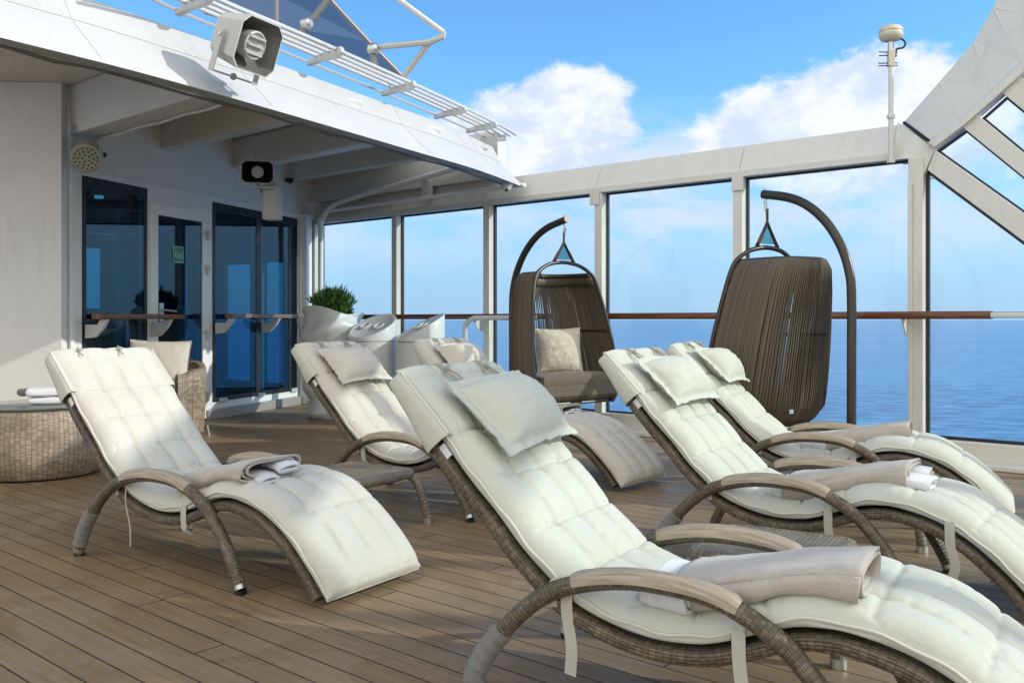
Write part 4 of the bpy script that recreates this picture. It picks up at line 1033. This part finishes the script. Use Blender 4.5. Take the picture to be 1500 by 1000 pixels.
make_towel('towel', 2, 1.10, 1.60, -.10, .23, .088, 9.1, 'rolled beige towel with white end on the middle right-hand lounger', [(1.03, 1.19, .01, .245, .092, .0), (1.57, 1.67, -.03, .11, .055, .006), (1.56, 1.64, .06, .07, .05, .03)], skew=.03)
make_towel('towel', 3, 1.07, 1.60, -.07, .22, .075, 12.7, 'pale flat-rolled towel on the farthest lounger of the right-hand three', [(1.0, 1.16, .0, .235, .078, .0)], skew=.0)
make_towel('towel', 5, 1.10, 1.52, .03, .30, .065, 16.3, 'small folded towel on the lounger farthest back before the hanging chair', [(1.44, 1.55, -.04, .10, .03, .005), (1.45, 1.545, .03, .09, .025, .022)], skew=-.03)

# ---------------------------------------------------------------- low wicker side tables
def make_table():
    t = thing('side_table', '', 'side table', group='low wicker side tables between the loungers')
    S = .245; Z = .30
    mb = MB(); rows = [[Vector((-S+.03+(2*S-.06)*i/6, -S+.03+(2*S-.06)*j/6, Z-.004)) for j in range(7)] for i in range(7)]
    mb.grid(rows, flip=True, uvs=lambda a, b: (a*.08, b*.08)); mb.box((0, 0, Z-.016), (2*S-.07, 2*S-.07, .015))
    mb.build('table_top', 'wicker_table', t, smooth=False)
    mb = MB(); pts = []
    c = S-.02; cr = .035
    loop = []
    for cx, cy, a0 in ((c-cr, c-cr, 0), (-c+cr, c-cr, 90), (-c+cr, -c+cr, 180), (c-cr, -c+cr, 270)):
        for k in range(5): a = math.radians(a0+k*22.5); loop.append((cx+cr*math.cos(a), cy+cr*math.sin(a), Z-.026))
    loop.append(loop[0]); loop.append(loop[1]); mb.tube(loop, .027, 12, cap=False); mb.build('rim', 'wicker_table', t)
    for sx in (-1, 1):
        for sy in (-1, 1):
            g = MB(); pts = curve([(sx*(S-.045), sy*(S-.045), Z-.03), (sx*(S-.01), sy*(S-.01), Z-.06), (sx*(S+.012), sy*(S+.012), Z-.13), (sx*(S+.04), sy*(S+.04), .02)], 5)
            g.tube(pts, .024, 12); lg = g.build('leg', 'wicker_table', t)
            f_ = MB(); p = Vector(pts[-1]); f_.tube([p-UP*.0195, p+Vector((-sx*.001, -sy*.001, .012))], .027, 12); f_.build('foot_cap', 'steel', lg)
    return t
tb = make_table()
def copy_tree(o, parent=None):
    c = o.copy(); SC.collection.objects.link(c); c.parent = parent
    for ch in list(o.children): copy_tree(ch, c)
    return c
TB = [(-.85, 4.87, -.60, 'low square wicker side table between the left lounger and the planter lounger'),
      (.94, 3.285, -.55, 'low wicker side table behind the nearest armrest, between the front and middle right loungers'),
      (1.86, 4.72, -.58, 'low wicker side table mostly hidden between the middle and farthest right loungers')]
for i, (x, y, a, lab) in enumerate(TB):
    o = tb if i == 0 else copy_tree(tb)
    o.location = (x, y, 0); o.rotation_euler = (0, 0, a); o['label'] = lab

# ---------------------------------------------------------------- hanging chairs
def hoop_w(z):
    tab = [(.30, .50), (.42, .52), (.7, .50), (1.0, .465), (1.3, .41), (1.45, .365), (1.52, .32), (1.58, .22), (1.61, .12), (1.62, 0)]
    for (a, wa), (b, wb) in zip(tab, tab[1:]):
        if a <= z <= b: return wa+(wb-wa)*(z-a)/(b-a)
    return tab[0][1]
def hy_(z): return -.22+.22*(z-.42)/1.2
def make_hanging(label, loc, rz, seed, pillow=True):
    t = thing('hanging_chair', label, 'hanging chair', loc, rz, 'hanging chairs by the glass windscreen'); rnd = random.Random(seed)
    # stand
    pole = curve([(0, .73, .03), (0, .73, .7), (0, .73, 1.25), (0, .71, 1.42), (0, .65, 1.58), (0, .54, 1.74), (0, .39, 1.87), (0, .21, 1.955), (0, -.04, 2.01)], 6)
    mb = MB(); mb.tube(pole, .032, 16); st = mb.build('stand_pole', 'bronze', t)
    mb = MB(); mb.tube([(0, .70, .32), (0, .36, .035)], .022, 10); mb.build('brace', 'bronze', t)
    for sg in (-1, 1):
        mb = MB(); mb.tube(curve([(0, .75, .03), (sg*.3, .45, .03), (sg*.5, .1, .03), (sg*.48, -.3, .03)], 6), .029, 12); mb.build('base_leg', 'bronze', t)
    mb = MB(); mb.tube([(0, -.015, 2.055), (0, -.015, 1.93)], .006, 8); mb.lathe((0, -.015, 1.955), [(.016, -.012), (.016, .012)], 10); mb.tube([(0, -.015, 1.93), (0, -.0, 1.86)], .012, 8)
    mb.build('hanger_bolt', 'steel', t)
    mb = MB(); mb.tube([(0, 0, 1.90), (0, 0, 1.80)], 1, 8, sq=(.014, .010)); mb.build('hang_strap', 'redstrap', t)
    for sg in (-1, 1):
        mb = MB(); mb.tube([(0, 0, 1.80), (sg*.115, 0, 1.63)], .012, 8); sp = mb.build('hang_strap', 'black', t)
        mb = MB(); mb.tube([(sg*.06, 0, 1.712), (sg*.108, 0, 1.645)], 1, 8, sq=(.019, .013)); mb.build('buckle', 'redstrap', sp)
        mb = MB(); mb.tube([(sg*.115+.02*math.cos(a), .0, 1.625+.02*math.sin(a)) for a in [k*math.pi/5 for k in range(11)]], .006, 6, cap=False); mb.build('ring', 'black', sp)
    mb = MB(); mb.prism([(0, .002, 1.79), (.10, .002, 1.645), (-.10, .002, 1.645)], (0, .003, 0)); mb.build('film_panel', 'teal_film', t, smooth=False)
    # hoop
    zs = [.46, .6, .8, 1.0, 1.2, 1.35, 1.45, 1.52, 1.575, 1.605]
    half = [(hoop_w(z)+.012, hy_(z), z) for z in zs]
    pts = curve([(-x, y, z) for x, y, z in half]+[(0, hy_(1.62), 1.62)]+[h for h in half[::-1]], 4)
    mb = MB(); mb.tube(pts, .017, 10); mb.build('hoop', 'bronze', t)
    # woven shell of upright bands
    def plan(phi, z, inset=0, tw=0):
        w_ = hoop_w(min(z, 1.50))-inset; d = .52-.05*(z-.4)-inset; e = .62
        c, s = math.cos(phi), math.sin(phi)
        return Vector((w_*math.copysign(abs(c)**e, c), hy_(z)+d*abs(s)**e, z))
    mb = MB(); N = 70; LV = [(1.53, .05), (1.505, .018), (1.45, 0), (1.3, 0), (1.15, 0), (1.0, 0), (.85, 0), (.7, 0), (.56, 0), (.49, .004), (.40, .055), (.35, .10)]
    # equal arc spacing at mid height
    smp = [plan(math.pi*k/400, 1.0) for k in range(401)]; al = [0]
    for k in range(1, 401): al.append(al[-1]+(smp[k]-smp[k-1]).length)
    def phi_at(f):
        tgt = f*al[-1]; import bisect; k = min(bisect.bisect(al, tgt), 400); k = max(k, 1)
        return math.pi*((k-1)+(tgt-al[k-1])/max(1e-9, al[k]-al[k-1]))/400
    for k in range(N):
        fc = (k+.5)/N; hw = .5/N*1.06; rows = []; lean = rnd.uniform(-.15, .35)/N; ph = rnd.uniform(-.4, .4); tw0 = rnd.uniform(.55, 1.0); gp = max(0, 1-abs(fc-.5)/.2)
        for z, ins in LV:
            q = (z-.35)/1.18; twist = tw0*math.sin(math.pi*min(1, max(0, q)))**.8
            cf = fc+lean*math.sin(math.pi*q*1.0); wv = hw*(1.12-.42*gp*math.exp(-((z-1.2-.05*ph)/.12)**2))
            a = plan(phi_at(min(1, max(0, cf-wv))), z, ins); b = plan(phi_at(min(1, max(0, cf+wv))), z, ins); m_ = (a+b)/2
            nrm = Vector((m_.x, m_.y-hy_(z)-.2, 0)).normalized()
            a = a+nrm*twist*.010; b = b-nrm*twist*.010; rows.append([a, b])
        mb.grid(rows, uvs=lambda i, j, k=k: (k*3+.1+.8*j, LV[i][0]))
    sh = mb.build('woven_shell', 'band', t, auto=False); so = sh.modifiers.new('solid', 'SOLIDIFY'); so.thickness = .003
    # front apron of bands
    mb = MB(); NA = 24
    for k in range(NA):
        x0 = -.48+.96*k/NA; x1 = x0+.96/NA*.985; rows = []
        for z, ins in ((.565, .0), (.50, -.012), (.42, .0), (.355, .07)):
            rows.append([Vector((x*(1-ins*1.5), hy_(z)+ins, z)) for x in (x0, x1)])
        mb.grid(rows, uvs=lambda i, j, k=k: (k*3+.1+.8*j, .5-i*.05), flip=True)
    ap_ = mb.build('front_apron', 'band', t, auto=False); so = ap_.modifiers.new('solid', 'SOLIDIFY'); so.thickness = .003
    # rims
    mb = MB(); mb.tube([plan(math.pi*k/40, 1.51, .03) for k in range(41)], .014, 8); mb.build('rim', 'bronze', t)
    mb = MB(); mb.tube([plan(math.pi*k/40, .365, .10) for k in range(41)], .014, 8); mb.build('rim', 'bronze', t)
    mb = MB(); mb.tube([Vector((-.44+.88*k/8, hy_(.36)+.06, .36)) for k in range(9)], .014, 8); mb.build('rim', 'bronze', t)
    mb = MB(); mb.tube([plan(math.pi*k/40, 1.0, .012) for k in range(41)], .009, 6); mb.build('inner_hoop', 'bronze', t)
    mb = MB(); mb.grid([[plan(math.pi*k/60, z_, .020) for k in range(61)] for z_ in (1.515, 1.47, 1.42)], uvs=lambda i, j: (2.3, j*.3+i*.05)); rb = mb.build('rim_band', 'band', t, auto=False); so = rb.modifiers.new('solid', 'SOLIDIFY'); so.thickness = .003
    # floor and seat pad
    ring = [plan(math.pi*k/24, .40, .07) for k in range(25)]
    mb = MB(); mb.prism([Vector((p.x, p.y, .43)) for p in ring], (0, 0, .08)); mb.build('seat_base', 'band', t, smooth=False)
    mb = MB(); rows = []
    for n_, zz in ((1.0, .512), (1.045, .535), (1.05, .575), (1.02, .605), (.90, .622), (.5, .628), (.05, .63)):
        cc = Vector((0, .06, 0)); rows.append([cc+Vector(((p.x)*n_*.93, (p.y-.06)*n_*.93, zz+.006*noise.noise(Vector((p.x*8, p.y*8, seed))))) for p in ring+[ring[0]]])
    mb.grid(rows, flip=False); mb.face(range(0, 26)); mb.build('seat_cushion', 'taupe', t)
    mb = MB(); c = plan(math.pi*.47, .47, .0); mb.box(c+Vector((0, .012, 0)), (.045, .004, .028)); mb.build('maker_tag', 'towel_white', t, smooth=False)
    return t
H1 = (.471, 8.30); H2 = (1.863, 6.60)
make_hanging('brown woven hanging chair facing the viewer with a cream pillow inside, nearer the bins', (H1[0], H1[1], 0), math.radians(40), 3)
hc2 = make_hanging('brown woven hanging chair seen from behind, its curved pole at the right', (H2[0]-.02, H2[1], 0), math.radians(211), 8); hc2.scale = (.86, 1, 1)
# pillow in the first chair
cz = Vector((H1[0], H1[1], 0)); R = Matrix.Rotation(math.radians(40), 3, 'Z')
pc_ = PX(819, 513, 8.34); pz = pc_-UP*.21; R = Matrix.Rotation(math.radians(12), 3, 'Z')
t = thing('throw_pillow', 'square sand-coloured pillow leaning inside the front-facing hanging chair', 'pillow', pz)
mm = make_pillow('pillow_body', t, 'pillow', pc_-pz, R @ Vector((1, 0, .02)).normalized(), R @ Vector((-.02, .2, .98)).normalized(), R @ Vector((0, -.98, .2)).normalized(), .43, .42, .15, 4.4, flange=.006)

# ---------------------------------------------------------------- planter, bins
pb = PX(487, 606, 10.35); pb.z = 0
t = thing('planter', 'tall white wavy planter filled with a dark green grassy shrub', 'planter', pb)
def wav(th, z, r):
    a = .014*math.sin(3*th+z*5)+.028*math.sin(z*21+1.5*math.sin(th*2+.7)+.6*math.sin(th*3))+.009*math.sin(5*th-z*9)
    k = 1 if z > .05 else z/.05
    top = max(0, (z-1.0)/.24); return (r+a*k, z+top*(.055*math.cos(th-3.5)+.025*math.sin(3*th+1)))
prof = [(.25, 0)]+[(.255+.065*min(1, i/40)**.8, 1.20*i/96) for i in range(1, 97)]
prof += [(.312, 1.205), (.295, 1.15), (.28, 1.05)]
def wav2(th, z, r, cnt=[0]): return wav(th, z, r)
mb = MB(); mb.lathe((0, 0, 0), prof, 128, fn=wav); mb.build('pot', 'gloss_white', t, auto=False)
mb = MB(); mb.lathe((0, 0, 0), [(.26, 1.06), (.001, 1.08)], 24, close=False); mb.build('soil', 'soil', t)
rnd = random.Random(5); mb = MB()
for i in range(2600):
    a = rnd.uniform(0, 6.283); el_ = math.asin(rnd.uniform(.0, 1)); rr = rnd.uniform(.55, 1)
    c = Vector((.29*rr*math.cos(a)*math.cos(el_), .29*rr*math.sin(a)*math.cos(el_), 1.14+.27*rr*math.sin(el_)))
    if c.z < 1.27: c.x *= .72; c.y *= .72; c.z = max(c.z, 1.16)
    out = (c-Vector((0, 0, 1.0))).normalized(); d = (out*.8+Vector((rnd.gauss(0, .45), rnd.gauss(0, .45), rnd.uniform(.1, .9)))).normalized()
    L = rnd.uniform(.05, .10)*(1.7 if rnd.random() < .2 and el_ > .6 else 1); s_ = d.cross(Vector((rnd.gauss(0, 1), rnd.gauss(0, 1), .3))).normalized()*rnd.uniform(.006, .011)
    k = len(mb.v); mb.v += [c-s_*.5, c+d*L*.5-s_, c+d*L, c+d*L*.5+s_, c+s_*.5]; mb.face((k, k+1, k+2, k+3, k+4))
mb.build('foliage', 'leaf', t, smooth=False)
mb = MB()
for k in range(7): a = k*.9; mb.tube([(.05*math.cos(a), .05*math.sin(a), 1.05), (.16*math.cos(a), .16*math.sin(a), 1.28)], .007, 6)
mb.build('stem', 'soil', t)
def make_bin(px, Y, face, label):
    b = PX(px, 600, Y); b.z = 0; t = thing('waste_bin', label, 'bin', b, group='white slant-topped bins by the planter')
    R = .262; n = 56; fd = Vector((*face, 0)).normalized(); kz = .52
    mb = MB(); mb.lathe((0, 0, 0), [(R-.01, 0), (R, .012), (R, .862), (R-.004, .866)], n); mb.build('body', 'gloss_white', t)
    cz_ = 1.035
    def ring(r, dz): return [Vector((r*math.cos(a), r*math.sin(a), cz_+dz-kz*(fd.x*r*math.cos(a)+fd.y*r*math.sin(a)))) for a in [2*math.pi*j/n for j in range(n)]]
    base = [Vector(((R)*math.cos(2*math.pi*j/n), R*math.sin(2*math.pi*j/n), .872)) for j in range(n)]
    mb = MB(); mb.grid([base, ring(R, -.012), ring(R-.005, .0), ring(R-.03, .004), ring(R-.045, -.006), ring(.01, -.006)], closed=True)
    lid = mb.build('slanted_lid', 'gloss_white', t)
    sd = Vector((-fd.y, fd.x, 0)); dn = Vector((fd.x, fd.y, -kz)).normalized(); c0 = Vector((0, 0, cz_)); nn = sd.cross(dn); nn = nn if nn.z > 0 else -nn
    for sg in (-1, 1):
        hc = c0+sd*sg*.095-dn*.0; mb = MB()
        mb.tube([hc+sd*.050*math.cos(a)+dn*.064*math.sin(a)+nn*.004 for a in [k*math.pi/12 for k in range(25)]], .007, 8, cap=False); mb.build('slot_rim', 'gloss_white', lid)
        mb = MB(); k = len(mb.v); mb.prism([hc+sd*.044*math.cos(a)+dn*.058*math.sin(a)-nn*.004 for a in [k*math.pi/10 for k in range(20)]], nn*.003); mb.build('slot', 'gloss_white', lid, smooth=False)
    return t
make_bin(545, 9.95, (-.55, -.84), 'white slant-topped bin next to the planter, its oval openings facing us')
make_bin(615.5, 9.75, (-.93, -.36), 'white slant-topped bin right of its twin, its sloping lid seen edge-on')

# ---------------------------------------------------------------- wicker drum table and armchair
DX, DY, DR = -3.40, 6.56, .43
t = thing('drum_table', 'round wicker drum table with a glass top at the left edge', 'table', (DX, DY, 0))
mb = MB(); mb.lathe((0, 0, 0), [(DR-.02, .012), (DR+.0, .03), (DR+.025, .15), (DR+.03, .28), (DR+.012, .42), (DR-.005, .468), (DR-.03, .475)], 72); mb.build('drum', 'wicker_drum', t)
mb = MB(); mb.lathe((0, 0, 0), [(DR-.05, .001), (DR-.04, .011)], 40); mb.build('plinth', 'black', t)
mb = MB(); mb.lathe((0, 0, 0), [(DR-.01, .490), (DR, .493), (DR, .499), (DR-.01, .502)], 72); mb.build('glass_top', 'glass_clear', t)
for k in range(3): mb = MB(); a = k*2.1; mb.lathe((.3*math.cos(a), .3*math.sin(a), 0), [(.02, .476), (.02, .4895)], 12); mb.build('spacer', 'steel', t)
def stack_towel(name, loc, rz, wid, dep, ht, seed, m, label, grp='folded towels on the drum table'):
    na, nt = 40, 22; rows = []
    for i in range(nt+1):
        k = i/nt; x = (k-.5)*wid; ee = min(1, min(k, 1-k)/.12); ef = (1-(1-ee)**2.5)**.5 if ee < 1 else 1; r = []
        for j in range(na):
            th = 2*math.pi*j/na; c, s = math.cos(th), math.sin(th); cx = math.copysign(abs(c)**.6, c); cy = math.copysign(abs(s)**.6, s)
            nz = noise.noise(Vector((x*9+seed, cx, cy)))*.18
            r.append(Vector((x+.01*nz, cx*dep/2*(.9+.1*ef+nz*.3), max(0, ht/2+cy*ht/2*(.45+.55*ef+nz)))))
        rows.append(r)
    mb = MB(); mb.grid(rows, closed=True); mb.face(range(na-1, -1, -1)); mb.face(range(nt*na, (nt+1)*na))
    o = mb.build(name, m, auto=False); o.location = loc; o.rotation_euler = (0, 0, rz); return tag(o, label, 'towel', grp)
tx, ty = -3.28, 6.50
stack_towel('towel', (tx, ty, .503), .15, .25, .2, .055, 2, 'towel_white', 'lower white folded towel of the pile on the drum table')
stack_towel('towel', (tx-.04, ty-.02, .559), .4, .22, .17, .062, 6, 'towel_white', 'upper white folded towel of the pile on the drum table')
stack_towel('towel', (tx+.125, ty+.02, .559), 1.3, .17, .13, .075, 9, 'towel', 'beige folded towel at the right of the drum table pile')
stack_towel('towel', (tx-.17, ty+.03, .559), 1.2, .15, .07, .055, 14, 'sleeve', 'grey rolled towel at the left of the drum table pile')

# armchair
AX, AY, AA = -3.28, 8.55, math.radians(-20)
t = thing('wicker_armchair', 'wicker tub armchair behind the left lounger, before the glass door', 'armchair', (AX, AY, 0), AA)
mb = MB()      # curved shell: arms and back, opening toward -y
rows = []; NN = 40
for k in range(NN+1):
    ph = math.pi*(-.12+1.24*k/NN); c, s = math.cos(ph), math.sin(ph); e = .55
    x = .34*math.copysign(abs(c)**e, c); y = .30*math.copysign(abs(s)**e, s); top = .64+.07*max(0, s)**2; top = .60 if s < 0 else top
    rows.append((x, y, top, c, s))
def shell_ring(x, y, top, c, s):
    n = Vector((c*.7, s, 0)); n.normalize(); R_ = []
    for z, o in ((.05, .0), (.2, .012), (.40, .018), (top-.03, .024), (top, .012), (top+.006, -.02), (top-.006, -.045), (top-.05, -.055), (.40, -.05), (.05, -.05)):
        R_.append(Vector((x, y, z))+n*o)
    return R_
mb.grid([shell_ring(*r) for r in rows], closed=True, uvs=lambda i, j: (i*.045, j*.09)); n = 10; mb.face(range(n-1, -1, -1)); mb.face(range(NN*n, (NN+1)*n))
mb.build('wicker_shell', 'wicker_drum', t)
mb = MB(); mb.box((0, .0, .27), (.60, .50, .06)); mb.build('seat_deck', 'wicker_drum', t, bevel=.015)
mb = MB(); mb.box((0, -.03, .355), (.57, .52, .10)); mb.build('seat_cushion', 'canvas', t, bevel=.04)
for sx in (-1, 1):
    mb = MB(); mb.tube([(sx*.285, -.27, .36), (sx*.30, -.28, .0)], .013, 8); mb.build('leg', 'steel', t)
    mb = MB(); mb.tube([(sx*.30, .27, .1), (sx*.31, .29, .0)], .015, 8); mb.build('leg', 'steel', t)
pq = PX(233, 535, 8.42); pz = Vector((pq.x, pq.y, pq.z-.23)); Rr = Matrix.Rotation(math.radians(8), 3, 'Z')
t = thing('throw_pillow', 'big square cream pillow propped up in the wicker armchair', 'pillow', pz)
make_pillow('pillow_body', t, 'canvas_warm_lit', pq-pz, Rr @ Vector((1, 0, -.03)), Rr @ Vector((.03, .25, .97)).normalized(), Rr @ Vector((0, -.97, .25)).normalized(), .55, .48, .17, 7.7, flange=.006)
